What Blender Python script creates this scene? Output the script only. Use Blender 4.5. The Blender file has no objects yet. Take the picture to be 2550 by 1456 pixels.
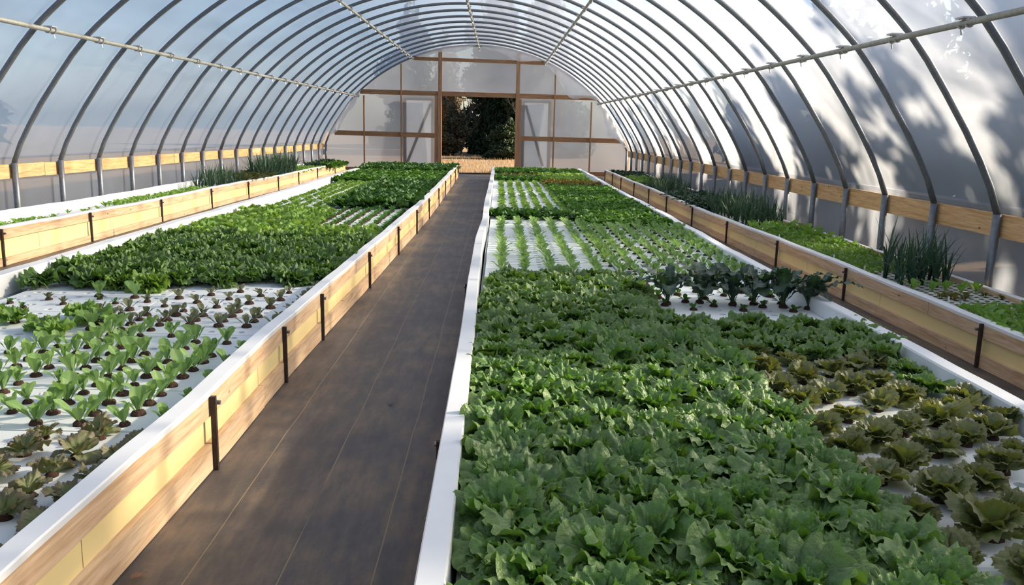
import bpy, bmesh, math, random
import numpy as np
from mathutils import Matrix, Vector

# ------------------------------------------------------------------ camera, sky, sun, exposure
SC = bpy.context.scene
COL = SC.collection
W_PX, H_PX, F_PX, EYE = 2550, 1456, 2150.0, 1.6
YAW, PITCH, ROLL = 0.018770316, 0.189869127, 0.022


def make_camera():
    cy, sy, cp, sp = math.cos(YAW), math.sin(YAW), math.cos(PITCH), math.sin(PITCH)
    f = Vector((sy * cp, cy * cp, -sp))
    r = Vector((cy, -sy, 0))
    u = r.cross(f)
    c, s = math.cos(ROLL), math.sin(ROLL)
    r2, u2 = c * r + s * u, -s * r + c * u
    cam = bpy.data.cameras.new('camera')
    cam.sensor_width = 36
    cam.lens = F_PX / W_PX * 36
    cam.clip_start, cam.clip_end = 0.05, 500
    o = bpy.data.objects.new('camera', cam)
    COL.objects.link(o)
    m = Matrix((r2, u2, -f)).transposed().to_4x4()
    m.translation = Vector((0, 0, EYE))
    o.matrix_world = m
    SC.camera = o


make_camera()
SUN_EL, SUN_AZ = math.radians(26), math.radians(9)      # azimuth measured from +X towards +Y
TO_SUN = Vector((math.cos(SUN_EL) * math.cos(SUN_AZ), math.cos(SUN_EL) * math.sin(SUN_AZ), math.sin(SUN_EL)))
sun = bpy.data.lights.new('sun', 'SUN')
sun.energy, sun.angle, sun.color = 14.5, 0.026, (1.0, 0.83, 0.62)
so = bpy.data.objects.new('sun', sun)
so.rotation_euler = TO_SUN.to_track_quat('Z', 'Y').to_euler()
so.location = TO_SUN * 60
COL.objects.link(so)
world = bpy.data.worlds.new('sky')
SC.world = world
world.use_nodes = True
wn = world.node_tree
sky = wn.nodes.new('ShaderNodeTexSky')
sky.sky_type = 'NISHITA'
sky.sun_disc = False
sky.sun_elevation = SUN_EL
sky.sun_rotation = math.pi / 2 - SUN_AZ
sky.air_density, sky.dust_density, sky.ozone_density = 1.0, 1.5, 1.5
hsv = wn.nodes.new('ShaderNodeHueSaturation')          # thin winter haze: a paler sky
hsv.inputs['Saturation'].default_value = 0.85
wn.links.new(sky.outputs[0], hsv.inputs['Color'])
wn.links.new(hsv.outputs[0], wn.nodes['Background'].inputs[0])
wn.nodes['Background'].inputs[1].default_value = 0.21
SC.view_settings.view_transform = 'Standard'
SC.view_settings.look = 'None'
SC.view_settings.exposure = 0.36
SC.view_settings.gamma = 1.0
SC.view_settings.use_curve_mapping = False
SC.cycles.use_denoising = True
SC.cycles.max_bounces = 10
SC.cycles.transparent_max_bounces = 24
SC.cycles.transmission_bounces = 8
SC.cycles.sample_clamp_indirect = 6

# ------------------------------------------------------------------ helpers
rnd = random.Random(7)
ONES = 'zeroth first second third fourth fifth sixth seventh eighth ninth tenth eleventh twelfth thirteenth fourteenth fifteenth sixteenth seventeenth eighteenth nineteenth'.split()
TENS = {2: ('twenty', 'twentieth'), 3: ('thirty', 'thirtieth'), 4: ('forty', 'fortieth'), 5: ('fifty', 'fiftieth')}


def ordw(n):
    if n < 20:
        return ONES[n]
    t, u = divmod(n, 10)
    return TENS[t][1] if u == 0 else TENS[t][0] + '-' + ONES[u]


def tag(o, label=None, cat=None, group=None, kind=None):
    if label: o['label'] = label
    if cat: o['category'] = cat
    if group: o['group'] = group
    if kind: o['kind'] = kind
    return o


class MB:
    """collects verts/faces of one mesh"""
    def __init__(s): s.v, s.f = [], []

    def add(s, v, f):
        n = len(s.v)
        s.v += [tuple(p) for p in v]
        s.f += [tuple(i + n for i in q) for q in f]
        return s

    def box(s, x0, x1, y0, y1, z0, z1, fn=None):
        v = [(x, y, z) for x in (x0, x1) for y in (y0, y1) for z in (z0, z1)]
        if fn: v = [fn(p) for p in v]
        return s.add(v, [(0, 1, 3, 2), (4, 6, 7, 5), (0, 4, 5, 1), (2, 3, 7, 6), (0, 2, 6, 4), (1, 5, 7, 3)])

    def tube(s, pts, r, n=10, cap=True, r_end=None):
        pts = [Vector(p) for p in pts]
        m = len(pts)
        ref = Vector((0, 1, 0.013))
        v = []
        for i, p in enumerate(pts):
            t = (pts[min(i + 1, m - 1)] - pts[max(i - 1, 0)]).normalized()
            a = ref if abs(t.dot(ref)) < 0.9 else Vector((1, 0, 0))
            e1 = t.cross(a).normalized()
            e2 = t.cross(e1)
            rr = r if r_end is None else r + (r_end - r) * i / max(m - 1, 1)
            for k in range(n):
                an = 2 * math.pi * k / n
                v.append(p + e1 * (rr * math.cos(an)) + e2 * (rr * math.sin(an)))
        f = [(i * n + k, i * n + (k + 1) % n, (i + 1) * n + (k + 1) % n, (i + 1) * n + k) for i in range(m - 1) for k in range(n)]
        if cap:
            f += [tuple(range(n - 1, -1, -1)), tuple((m - 1) * n + k for k in range(n))]
        return s.add(v, f)

    def sweep(s, path, prof, closed=True):
        """sweep a cross-section prof [(dx, dz)] along path [(x, y, z)] (running mostly along Y)"""
        n, m = len(prof), len(path)
        v = [(p[0] + d[0], p[1], p[2] + d[1]) for p in path for d in prof]
        kk = n if closed else n - 1
        f = [(i * n + k, i * n + (k + 1) % n, (i + 1) * n + (k + 1) % n, (i + 1) * n + k) for i in range(m - 1) for k in range(kk)]
        if closed:
            f += [tuple(range(n - 1, -1, -1)), tuple((m - 1) * n + k for k in range(n))]
        return s.add(v, f)

    def mesh(s, name, mat=None, smooth=False):
        me = bpy.data.meshes.new(name)
        me.from_pydata(s.v, [], s.f)
        if smooth: me.polygons.foreach_set('use_smooth', [True] * len(me.polygons))
        if mat: me.materials.append(mat)
        bm = bmesh.new(); bm.from_mesh(me)
        bmesh.ops.recalc_face_normals(bm, faces=bm.faces)
        bm.to_mesh(me); bm.free()
        me.update()
        return me

    def build(s, name, mat, parent=None, smooth=False):
        o = bpy.data.objects.new(name, s.mesh(name, mat, smooth))
        COL.objects.link(o)
        if parent: o.parent = parent
        return o


def link(name, me, parent=None, loc=(0, 0, 0), rz=0.0, sc=1.0):
    o = bpy.data.objects.new(name, me)
    COL.objects.link(o)
    o.location = loc
    o.rotation_euler = (0, 0, rz)
    o.scale = (sc, sc, sc) if not isinstance(sc, tuple) else sc
    if parent: o.parent = parent
    return o


def empty(name, loc=(0, 0, 0), rz=0.0):
    o = link(name, None, None, loc, rz)
    o.empty_display_size = 0.1
    return o


def lerp(a, b, t): return a + (b - a) * t


def interp(y, pts):
    """piecewise linear y -> value"""
    if y <= pts[0][0]: return pts[0][1]
    for (a, va), (b, vb) in zip(pts, pts[1:]):
        if y <= b: return va + (vb - va) * (y - a) / (b - a)
    return pts[-1][1]


# ------------------------------------------------------------------ materials
def new_mat(name):
    m = bpy.data.materials.new(name)
    m.use_nodes = True
    t = m.node_tree
    b = t.nodes['Principled BSDF']
    return m, t, b


def N(t, typ, **kw):
    n = t.nodes.new(typ)
    for k, v in kw.items():
        setattr(n, k, v)
    return n


def ramp(t, stops):
    r = N(t, 'ShaderNodeValToRGB')
    e = r.color_ramp.elements
    while len(e) < len(stops): e.new(0.5)
    for el, (p, c) in zip(e, stops):
        el.position = p
        el.color = (*c, 1) if len(c) == 3 else c
    return r


def mixc(t, fac, a, b, mode='MIX'):
    m = N(t, 'ShaderNodeMix', data_type='RGBA', blend_type=mode)
    for s, v in ((m.inputs[0], fac), (m.inputs[6], a), (m.inputs[7], b)):
        if isinstance(v, bpy.types.NodeSocket): t.links.new(v, s)
        elif isinstance(v, (int, float)): s.default_value = v
        else: s.default_value = (*v, 1)
    return m.outputs[2]


def coords(t, scale=(1, 1, 1)):
    tc = N(t, 'ShaderNodeTexCoord')
    mp = N(t, 'ShaderNodeMapping')
    mp.inputs['Scale'].default_value = scale
    t.links.new(tc.outputs['Object'], mp.inputs[0])
    return mp.outputs[0]


def noise(t, vec, scale, detail=4, rough=0.55, dist=0.0):
    n = N(t, 'ShaderNodeTexNoise')
    n.inputs['Scale'].default_value = scale
    n.inputs['Detail'].default_value = detail
    n.inputs['Roughness'].default_value = rough
    n.inputs['Distortion'].default_value = dist
    t.links.new(vec, n.inputs['Vector'])
    return n.outputs['Fac']


def bump(t, b, h, strength=0.3, dist=0.01):
    n = N(t, 'ShaderNodeBump')
    n.inputs['Strength'].default_value = strength
    n.inputs['Distance'].default_value = dist
    t.links.new(h, n.inputs['Height'])
    t.links.new(n.outputs[0], b.inputs['Normal'])


def wood_mat(name, axis, c0, c1, c2, rough=0.7):
    m, t, b = new_mat(name)
    sc = [9, 9, 9]
    sc['xyz'.index(axis)] = 0.55
    v = coords(t, tuple(sc))
    g1 = noise(t, v, 2.2, 5, 0.6, 1.2)
    g2 = noise(t, v, 9.0, 3, 0.6, 0.4)
    r = ramp(t, [(0.30, c0), (0.5, c1), (0.72, c2)])
    t.links.new(g1, r.inputs[0])
    fine = ramp(t, [(0.35, (0.72, 0.66, 0.6)), (0.6, (1, 1, 1))])
    t.links.new(g2, fine.inputs[0])
    col = mixc(t, 0.75, r.outputs[0], fine.outputs[0], 'MULTIPLY')
    # knots
    sk = [2.6, 2.6, 2.6]
    sk['xyz'.index(axis)] = 1.3
    kv = coords(t, tuple(sk))
    vo = N(t, 'ShaderNodeTexVoronoi')
    vo.inputs['Scale'].default_value = 2.4
    t.links.new(kv, vo.inputs['Vector'])
    kr = ramp(t, [(0.035, (1, 1, 1)), (0.085, (0, 0, 0))])
    t.links.new(vo.outputs['Distance'], kr.inputs[0])
    col = mixc(t, kr.outputs[0], col, (c0[0] * 0.35, c0[1] * 0.28, c0[2] * 0.25))
    t.links.new(col, b.inputs['Base Color'])
    b.inputs['Roughness'].default_value = rough
    bump(t, b, g2, 0.15, 0.004)
    return m


def plain_mat(name, col, rough=0.6, metal=0.0, var=0.12, scale=6.0, bstr=0.1):
    m, t, b = new_mat(name)
    v = coords(t)
    n = noise(t, v, scale, 4)
    r = ramp(t, [(0.3, tuple(c * (1 - var) for c in col)), (0.7, tuple(min(1, c * (1 + var)) for c in col))])
    t.links.new(n, r.inputs[0])
    t.links.new(r.outputs[0], b.inputs['Base Color'])
    b.inputs['Roughness'].default_value = rough
    b.inputs['Metallic'].default_value = metal
    if bstr: bump(t, b, n, bstr, 0.01)
    return m


def leaf_mat(name, dark, light, edge, edge_amt=0.8, transl=0.3, rough=0.5, vein=None, bstr=0.35, tint=None, bscale=55):
    """leaf tissue: colour varies plant to plant and over the blade; the margin (or midrib) colour follows the 'edge' attribute"""
    m, t, b = new_mat(name)
    oi = N(t, 'ShaderNodeObjectInfo')
    v = coords(t)
    n = noise(t, v, 14, 3)
    add = N(t, 'ShaderNodeMath', operation='ADD')
    t.links.new(oi.outputs['Random'], add.inputs[0]); t.links.new(n, add.inputs[1])
    half = N(t, 'ShaderNodeMath', operation='MULTIPLY'); half.inputs[1].default_value = 0.5
    t.links.new(add.outputs[0], half.inputs[0])
    r = ramp(t, [(0.22, dark), (0.78, light)])
    t.links.new(half.outputs[0], r.inputs[0])
    at = N(t, 'ShaderNodeAttribute', attribute_name='edge')
    me = N(t, 'ShaderNodeMath', operation='MULTIPLY'); me.inputs[1].default_value = edge_amt
    t.links.new(at.outputs['Fac'], me.inputs[0])
    col = mixc(t, me.outputs[0], r.outputs[0], edge)
    t.links.new(col, b.inputs['Base Color'])
    b.inputs['Roughness'].default_value = rough
    b.inputs['Specular IOR Level'].default_value = 0.4
    vb = noise(t, v, bscale, 3, 0.6)
    bump(t, b, vb, bstr, 0.012)
    tr = N(t, 'ShaderNodeBsdfTranslucent')
    tc = mixc(t, 1.0, col, tint or (1.6, 1.5, 0.7), 'MULTIPLY')
    t.links.new(tc, tr.inputs['Color'])
    mx = N(t, 'ShaderNodeMixShader')
    mx.inputs[0].default_value = transl
    t.links.new(b.outputs[0], mx.inputs[1]); t.links.new(tr.outputs[0], mx.inputs[2])
    t.links.new(mx.outputs[0], t.nodes['Material Output'].inputs[0])
    return m


def film_mat(name, clear=0.42, streak=(0.25, 3.0, 0.25), tr_col=(0.38, 0.42, 0.49)):
    """translucent greenhouse polythene: part clear, part diffusing, faintly glossy"""
    m, t, b = new_mat(name)
    t.nodes.remove(b)
    v = coords(t, streak)
    n1 = noise(t, v, 2.0, 5, 0.6, 0.6)
    n2 = noise(t, coords(t), 0.7, 3)
    av = N(t, 'ShaderNodeMath', operation='MULTIPLY'); t.links.new(n1, av.inputs[0]); t.links.new(n2, av.inputs[1])
    mr = N(t, 'ShaderNodeMapRange')
    mr.inputs[1].default_value, mr.inputs[2].default_value = 0.14, 0.38
    mr.inputs[3].default_value, mr.inputs[4].default_value = clear + 0.12, clear - 0.12
    t.links.new(av.outputs[0], mr.inputs[0])
    bp = N(t, 'ShaderNodeBump'); bp.inputs['Strength'].default_value = 0.5; bp.inputs['Distance'].default_value = 0.03
    t.links.new(n1, bp.inputs['Height'])
    tp = N(t, 'ShaderNodeBsdfTransparent'); tp.inputs[0].default_value = (0.93, 0.95, 0.97, 1)
    # the clear part: half passes straight through, half is blurred by the haze of the sheet
    rf = N(t, 'ShaderNodeBsdfRefraction'); rf.inputs['IOR'].default_value = 1.4; rf.inputs['Roughness'].default_value = 0.6; rf.inputs[0].default_value = (0.80, 0.84, 0.90, 1)
    tp_ = tp
    tp = N(t, 'ShaderNodeMixShader'); tp.inputs[0].default_value = 0.5
    t.links.new(tp_.outputs[0], tp.inputs[1]); t.links.new(rf.outputs[0], tp.inputs[2])
    tl = N(t, 'ShaderNodeBsdfTranslucent'); tl.inputs[0].default_value = (*tr_col, 1)
    df = N(t, 'ShaderNodeBsdfDiffuse'); df.inputs[0].default_value = (0.44, 0.48, 0.55, 1)
    gl = N(t, 'ShaderNodeBsdfGlossy'); gl.inputs['Roughness'].default_value = 0.22; gl.inputs[0].default_value = (0.9, 0.9, 0.9, 1)
    t.links.new(bp.outputs[0], gl.inputs['Normal'])
    a = N(t, 'ShaderNodeMixShader'); a.inputs[0].default_value = 0.30
    t.links.new(tl.outputs[0], a.inputs[1]); t.links.new(df.outputs[0], a.inputs[2])
    c = N(t, 'ShaderNodeMixShader')
    t.links.new(mr.outputs[0], c.inputs[0]); t.links.new(a.outputs[0], c.inputs[1]); t.links.new(tp.outputs[0], c.inputs[2])
    d = N(t, 'ShaderNodeMixShader'); d.inputs[0].default_value = 0.07
    t.links.new(c.outputs[0], d.inputs[1]); t.links.new(gl.outputs[0], d.inputs[2])
    t.links.new(d.outputs[0], t.nodes['Material Output'].inputs[0])
    return m


def fabric_mat(name):
    """black woven ground cover dusted brown, with tan tracer threads"""
    m, t, b = new_mat(name)
    v = coords(t)
    dust = noise(t, v, 1.1, 6, 0.65, 0.3)
    dust2 = noise(t, coords(t, (6, 1.2, 1)), 2.4, 6, 0.7)
    mul = N(t, 'ShaderNodeMath', operation='MULTIPLY'); t.links.new(dust, mul.inputs[0]); t.links.new(dust2, mul.inputs[1])
    r = ramp(t, [(0.14, (0.042, 0.040, 0.046)), (0.23, (0.078, 0.068, 0.062)), (0.34, (0.150, 0.112, 0.080)), (0.48, (0.21, 0.155, 0.11))])
    t.links.new(mul.outputs[0], r.inputs[0])
    wv = N(t, 'ShaderNodeTexWave'); wv.wave_type = 'BANDS'; wv.bands_direction = 'Y'
    wv.inputs['Scale'].default_value = 60; t.links.new(v, wv.inputs['Vector'])
    wv2 = N(t, 'ShaderNodeTexWave'); wv2.wave_type = 'BANDS'; wv2.bands_direction = 'X'
    wv2.inputs['Scale'].default_value = 90; t.links.new(v, wv2.inputs['Vector'])
    ws = N(t, 'ShaderNodeMath', operation='ADD'); t.links.new(wv.outputs['Fac'], ws.inputs[0]); t.links.new(wv2.outputs['Fac'], ws.inputs[1])
    sx = N(t, 'ShaderNodeSeparateXYZ'); t.links.new(v, sx.inputs[0])
    # slight wander of the threads
    wob = noise(t, coords(t, (0.001, 0.9, 0.001)), 1.0, 3)
    wm = N(t, 'ShaderNodeMath', operation='MULTIPLY_ADD'); wm.inputs[1].default_value = 0.03; t.links.new(wob, wm.inputs[0]); t.links.new(sx.outputs[0], wm.inputs[2])
    md = N(t, 'ShaderNodeMath', operation='PINGPONG'); md.inputs[1].default_value = 0.165
    off = N(t, 'ShaderNodeMath', operation='ADD'); off.inputs[1].default_value = 1.082 - 0.015
    t.links.new(wm.outputs[0], off.inputs[0]); t.links.new(off.outputs[0], md.inputs[0])
    lt = N(t, 'ShaderNodeMath', operation='LESS_THAN'); lt.inputs[1].default_value = 0.0026
    t.links.new(md.outputs[0], lt.inputs[0])
    lf = N(t, 'ShaderNodeMath', operation='MULTIPLY'); lf.inputs[1].default_value = 0.75; t.links.new(lt.outputs[0], lf.inputs[0])
    col = mixc(t, lf.outputs[0], r.outputs[0], (0.30, 0.22, 0.12))
    t.links.new(col, b.inputs['Base Color'])
    b.inputs['Roughness'].default_value = 0.48
    b.inputs['Specular IOR Level'].default_value = 0.45
    bump(t, b, ws.outputs[0], 0.25, 0.003)
    return m


def raft_mat(name):
    m, t, b = new_mat(name)
    v = coords(t)
    n = noise(t, v, 1.6, 4)
    r = ramp(t, [(0.3, (0.70, 0.76, 0.80)), (0.7, (0.80, 0.84, 0.84))])
    t.links.new(n, r.inputs[0])
    sp = noise(t, v, 38, 2)
    sr = ramp(t, [(0.70, (0, 0, 0)), (0.76, (1, 1, 1))])
    t.links.new(sp, sr.inputs[0])
    f = N(t, 'ShaderNodeMath', operation='MULTIPLY'); f.inputs[1].default_value = 0.35
    t.links.new(sr.outputs[0], f.inputs[0])
    col = mixc(t, f.outputs[0], r.outputs[0], (0.45, 0.38, 0.30))
    t.links.new(col, b.inputs['Base Color'])
    b.inputs['Roughness'].default_value = 0.55
    return m


M = {}
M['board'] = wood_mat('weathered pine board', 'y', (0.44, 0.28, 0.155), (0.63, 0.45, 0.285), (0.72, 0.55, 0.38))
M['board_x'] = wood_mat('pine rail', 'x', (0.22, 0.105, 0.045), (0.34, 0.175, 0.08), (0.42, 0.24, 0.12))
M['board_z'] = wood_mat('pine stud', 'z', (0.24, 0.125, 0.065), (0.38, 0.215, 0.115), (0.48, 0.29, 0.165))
M['hip'] = wood_mat('pine hip board', 'y', (0.46, 0.255, 0.10), (0.64, 0.40, 0.185), (0.72, 0.49, 0.26))
M['foam'] = plain_mat('yellow foam panel', (0.82, 0.66, 0.32), 0.6, 0, 0.06, 2.5, 0.03)
M['liner'] = plain_mat('white pond liner', (0.80, 0.82, 0.83), 0.4, 0, 0.05, 3.0, 0.12)
M['stake'] = plain_mat('rusty steel stake', (0.035, 0.022, 0.018), 0.6, 0.3, 0.4, 30, 0.3)
M['steel'] = plain_mat('galvanised pipe', (0.17, 0.185, 0.205), 0.42, 0.5, 0.15, 25, 0.05)
M['purlin'] = plain_mat('weathered pipe', (0.33, 0.335, 0.30), 0.5, 0.45, 0.18, 25, 0.05)
M['clamp'] = plain_mat('bright steel clamp', (0.55, 0.55, 0.54), 0.35, 0.7, 0.1, 30, 0.0)
M['bolt'] = plain_mat('steel bolt', (0.30, 0.30, 0.31), 0.35, 0.8, 0.1, 40, 0.0)
M['film'] = film_mat('roof film', 0.54, (2.2, 0.25, 0.25))
M['film_w'] = film_mat('side film', 0.46, (0.6, 2.4, 0.2))
M['film_e'] = film_mat('end film', 0.38, (0.5, 0.5, 0.5), (0.40, 0.435, 0.50))
M['flap'] = film_mat('loose film', 0.45, (2, 2, 2), (0.9, 0.92, 0.95))
M['fabric'] = fabric_mat('black ground fabric')
M['raft'] = raft_mat('white foam raft')
M['water'] = plain_mat('teal pond water', (0.035, 0.10, 0.115), 0.08, 0, 0.1, 3, 0.02)
M['plug'] = plain_mat('brown coir plug', (0.055, 0.026, 0.016), 0.95, 0, 0.6, 120, 0.9)
M['tray'] = plain_mat('tray foam', (0.50, 0.52, 0.44), 0.7, 0, 0.1, 8, 0.1)
M['hole'] = plain_mat('dark tray soil', (0.02, 0.016, 0.013), 0.95, 0, 0.3, 60, 0.4)
M['tagw'] = plain_mat('white plastic tag', (0.85, 0.86, 0.86), 0.4, 0, 0.02, 5, 0)
M['ink'] = plain_mat('dark ink', (0.03, 0.03, 0.035), 0.6, 0, 0.02, 5, 0)
M['bark'] = plain_mat('grey brown bark', (0.085, 0.062, 0.048), 0.9, 0, 0.3, 14, 0.5)
M['dryleaf'] = plain_mat('brown dry leaf', (0.15, 0.075, 0.04), 0.8, 0, 0.3, 40, 0.3)
M['ground'] = plain_mat('dry field', (0.20, 0.135, 0.078), 0.95, 0, 0.35, 1.2, 0.3)
M['straw'] = leaf_mat('straw grass', (0.30, 0.19, 0.09), (0.46, 0.31, 0.16), (0.5, 0.36, 0.2), 0.3, 0.25, 0.7, bstr=0)

M['lettuce'] = leaf_mat('green lettuce leaf', (0.064, 0.134, 0.044), (0.120, 0.212, 0.066), (0.18, 0.29, 0.080), 0.65, 0.20, 0.36, tint=(1.5, 1.7, 0.45), bstr=0.8, bscale=38)
M['lettuce_heart'] = leaf_mat('lettuce heart leaf', (0.068, 0.150, 0.042), (0.11, 0.22, 0.055), (0.16, 0.29, 0.070), 0.65, 0.24, 0.36, tint=(1.5, 1.7, 0.5), bstr=0.8, bscale=38)
M['lettuce_yellow'] = leaf_mat('yellow green lettuce leaf', (0.10, 0.20, 0.040), (0.16, 0.27, 0.060), (0.22, 0.34, 0.07), 0.7, 0.32, 0.44, tint=(1.5, 1.6, 0.5), bstr=0.6, bscale=42)
M['curly'] = leaf_mat('curly lettuce leaf', (0.048, 0.110, 0.034), (0.095, 0.178, 0.052), (0.14, 0.24, 0.060), 0.6, 0.26, 0.42, tint=(1.5, 1.7, 0.5), bstr=0.7)
M['curly_light'] = leaf_mat('light curly leaf', (0.13, 0.25, 0.055), (0.19, 0.33, 0.08), (0.25, 0.41, 0.10), 0.5, 0.34, 0.5)
M['red'] = leaf_mat('bronze lettuce leaf', (0.110, 0.155, 0.052), (0.18, 0.22, 0.078), (0.21, 0.165, 0.110), 0.45, 0.26, 0.44, tint=(1.5, 1.5, 0.4), bstr=0.5)
M['purple'] = leaf_mat('purple tinged lettuce leaf', (0.15, 0.19, 0.075), (0.21, 0.25, 0.10), (0.17, 0.10, 0.095), 0.75, 0.28, 0.5, tint=(1.4, 1.3, 0.6))
M['romaine'] = leaf_mat('romaine leaf', (0.13, 0.24, 0.075), (0.20, 0.33, 0.115), (0.40, 0.50, 0.24), 0.6, 0.34, 0.5, bstr=0.25, tint=(1.4, 1.45, 0.6))
M['romaine_red'] = leaf_mat('dark seedling leaf', (0.10, 0.12, 0.065), (0.15, 0.17, 0.095), (0.22, 0.19, 0.14), 0.5, 0.22, 0.5, bstr=0.25)
M['kale'] = leaf_mat('dark kale leaf', (0.022, 0.050, 0.040), (0.036, 0.072, 0.050), (0.10, 0.17, 0.09), 0.6, 0.18, 0.45, bstr=0.7, bscale=80, tint=(1.5, 1.8, 0.4))
M['greens'] = leaf_mat('mid green leaf', (0.045, 0.135, 0.022), (0.075, 0.19, 0.034), (0.12, 0.26, 0.045), 0.4, 0.3, 0.5)
M['darkgreens'] = leaf_mat('dark green leaf', (0.022, 0.078, 0.018), (0.045, 0.13, 0.026), (0.08, 0.18, 0.035), 0.4, 0.25, 0.5)
M['brown'] = leaf_mat('bronze yellow leaf', (0.15, 0.15, 0.025), (0.22, 0.19, 0.035), (0.16, 0.10, 0.04), 0.5, 0.25, 0.5)
M['leek'] = leaf_mat('leek blade', (0.022, 0.062, 0.040), (0.040, 0.095, 0.055), (0.07, 0.13, 0.07), 0.3, 0.2, 0.42, bstr=0.1)
M['chard'] = leaf_mat('chard leaf', (0.04, 0.09, 0.018), (0.08, 0.12, 0.025), (0.16, 0.045, 0.03), 0.6, 0.25, 0.45)
M['seedling'] = leaf_mat('seedling leaf', (0.13, 0.27, 0.045), (0.20, 0.36, 0.07), (0.3, 0.45, 0.12), 0.4, 0.36, 0.5, bstr=0.15)
M['seedling_mid'] = leaf_mat('small seedling leaf', (0.10, 0.20, 0.035), (0.15, 0.27, 0.05), (0.2, 0.33, 0.07), 0.4, 0.34, 0.5, bstr=0.15)
M['seedling_red'] = leaf_mat('bronze seedling leaf', (0.09, 0.10, 0.025), (0.15, 0.15, 0.03), (0.16, 0.09, 0.04), 0.6, 0.3, 0.5, bstr=0.15)
M['evergreen'] = leaf_mat('evergreen foliage', (0.012, 0.026, 0.009), (0.030, 0.052, 0.015), (0.05, 0.075, 0.02), 0.3, 0.12, 0.7, bstr=0)
M['scrub_green'] = leaf_mat('olive scrub', (0.035, 0.036, 0.018), (0.070, 0.062, 0.034), (0.12, 0.09, 0.05), 0.3, 0.15, 0.8, bstr=0)
M['scrub'] = leaf_mat('winter scrub twig', (0.075, 0.052, 0.035), (0.13, 0.095, 0.065), (0.16, 0.12, 0.09), 0.3, 0.15, 0.8, bstr=0)

# ------------------------------------------------------------------ greenhouse shape
CX = -0.71                      # centre line of the hoops
SKEW = 0.027                    # the hoops stand slightly askew to the aisle
HALF = [(5.02, 0.0), (4.93, 0.23), (4.81, 0.46), (4.66, 0.715), (4.45, 1.03), (4.26, 1.30)] + [(5.65 * math.sin(t), 5.65 * math.cos(t) - 2.385) for t in [0.805 - 0.035 * i for i in range(24)]]
HALF[-1] = (0.0, 3.265)


def sk(x, y): return y + SKEW * (x - 4.3)


def shoulder(side, y):
    return lerp(1.06, 0.93, min(max((y - 9) / 20, 0), 1)) if side < 0 else lerp(0.945, 0.875, min(max((y - 8) / 21, 0), 1))


def arch_pt(side, k, y):
    dx, h = HALF[k]
    z0 = shoulder(side, y)
    top = 4.165 + side * -0.03 * dx / 5
    z = z0 + (top - z0) * (h / 3.265) ** 1.0
    return (CX + side * dx, z)


def catmull(pts, n):
    out = []
    m = len(pts)
    for i in range(m - 1):
        p0, p1, p2, p3 = pts[max(i - 1, 0)], pts[i], pts[i + 1], pts[min(i + 2, m - 1)]
        for j in range(n):
            t = j / n
            out.append(tuple(0.5 * (2 * b + (c - a) * t + (2 * a - 5 * b + 4 * c - d) * t * t + (3 * b - a - 3 * c + d) * t ** 3) for a, b, c, d in zip(p0, p1, p2, p3)))
    out.append(pts[-1])
    return out


def arch(y, off=0.0, n=4):
    """cross-section of the roof at y from the left shoulder to the right one, optionally offset outwards"""
    L = [arch_pt(-1, k, y) for k in range(len(HALF))]
    R = [arch_pt(1, k, y) for k in range(len(HALF))]
    left, right = L, R
    pts = left + right[::-1][1:]
    if off:
        o = []
        for i, p in enumerate(pts):
            a, b = pts[max(i - 1, 0)], pts[min(i + 1, len(pts) - 1)]
            tx, tz = b[0] - a[0], b[1] - a[1]
            l = math.hypot(tx, tz)
            q = off + (0.115 - off) * min(1, max(0, (abs(p[0] - CX) - 4.5) / 0.5))      # the sheet stands off over the hip boards
            o.append((p[0] - tz / l * q, p[1] + tx / l * q))
        pts = o
    return pts


def roof_z(x, y=28):
    pts = arch(y)
    for a, b in zip(pts, pts[1:]):
        if a[0] <= x <= b[0]: return a[1] + (b[1] - a[1]) * (x - a[0]) / (b[0] - a[0])
    return 0.9


Y_END = 29.45
HOOP_Y = [29.38 - 1.10 * k for k in range(29)]


def floor_z(x, y):
    """the ground rises a little towards the film wall on the far side of the big bed"""
    return 0.14 * min(max((-3.75 - x) / 0.7, 0), 1) * lerp(1, 0.45, min(max((y - 12) / 16, 0), 1))


# ------------------------------------------------------------------ setting: ground, floor, film, end wall
def grid(xs, ys, zf):
    b = MB()
    nx = len(xs)
    b.v = [(x, y, zf(x, y)) for y in ys for x in xs]
    b.f = [(j * nx + i, j * nx + i + 1, (j + 1) * nx + i + 1, (j + 1) * nx + i) for j in range(len(ys) - 1) for i in range(nx - 1)]
    return b


ground = grid([-60, -30, -6.2, 5, 12, 30, 60], [-40, -8, 0, 15, 29.6, 36, 50, 90], lambda x, y: -0.012 if y < 33 else -0.012 + (y - 33) * 0.012)
tag(ground.build('ground_outside', M['ground']), 'dry tan winter grass ground outside the doorway', 'ground', kind='structure')
fl = grid([-5.85, -5.0, -4.8, -4.4, -3.9, -3.7, -1.4, -0.73], [-4 + 1.6 * i for i in range(21)] + [29.35], floor_z)
tag(fl.build('floor', M['fabric']), 'dusty black woven ground fabric of the aisle', 'floor', kind='structure')
fl2 = MB()
ys_ = [-4 + 0.4 * i for i in range(84)]
path = [(-0.745 + 0.012 * math.sin(y * 1.3) + 0.008 * math.sin(y * 4.1), y, 0.004 + 0.004 * (0.5 + 0.5 * math.sin(y * 2.2))) for y in ys_ if y < 29.4]
fl2.v = [q for p in path for q in ((p[0], p[1], 0.0), (p[0], p[1], p[2]), (p[0] + 0.10, p[1], 0.005), (1.6, p[1], 0.004), (4.4, p[1], 0.004))]
fl2.f = [(i * 5 + k, i * 5 + k + 1, (i + 1) * 5 + k + 1, (i + 1) * 5 + k) for i in range(len(path) - 1) for k in range(4)]
tag(fl2.build('landscape_fabric', M['fabric']), 'second sheet of black woven fabric lapped along the aisle middle', 'ground cover', kind='structure')

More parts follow.
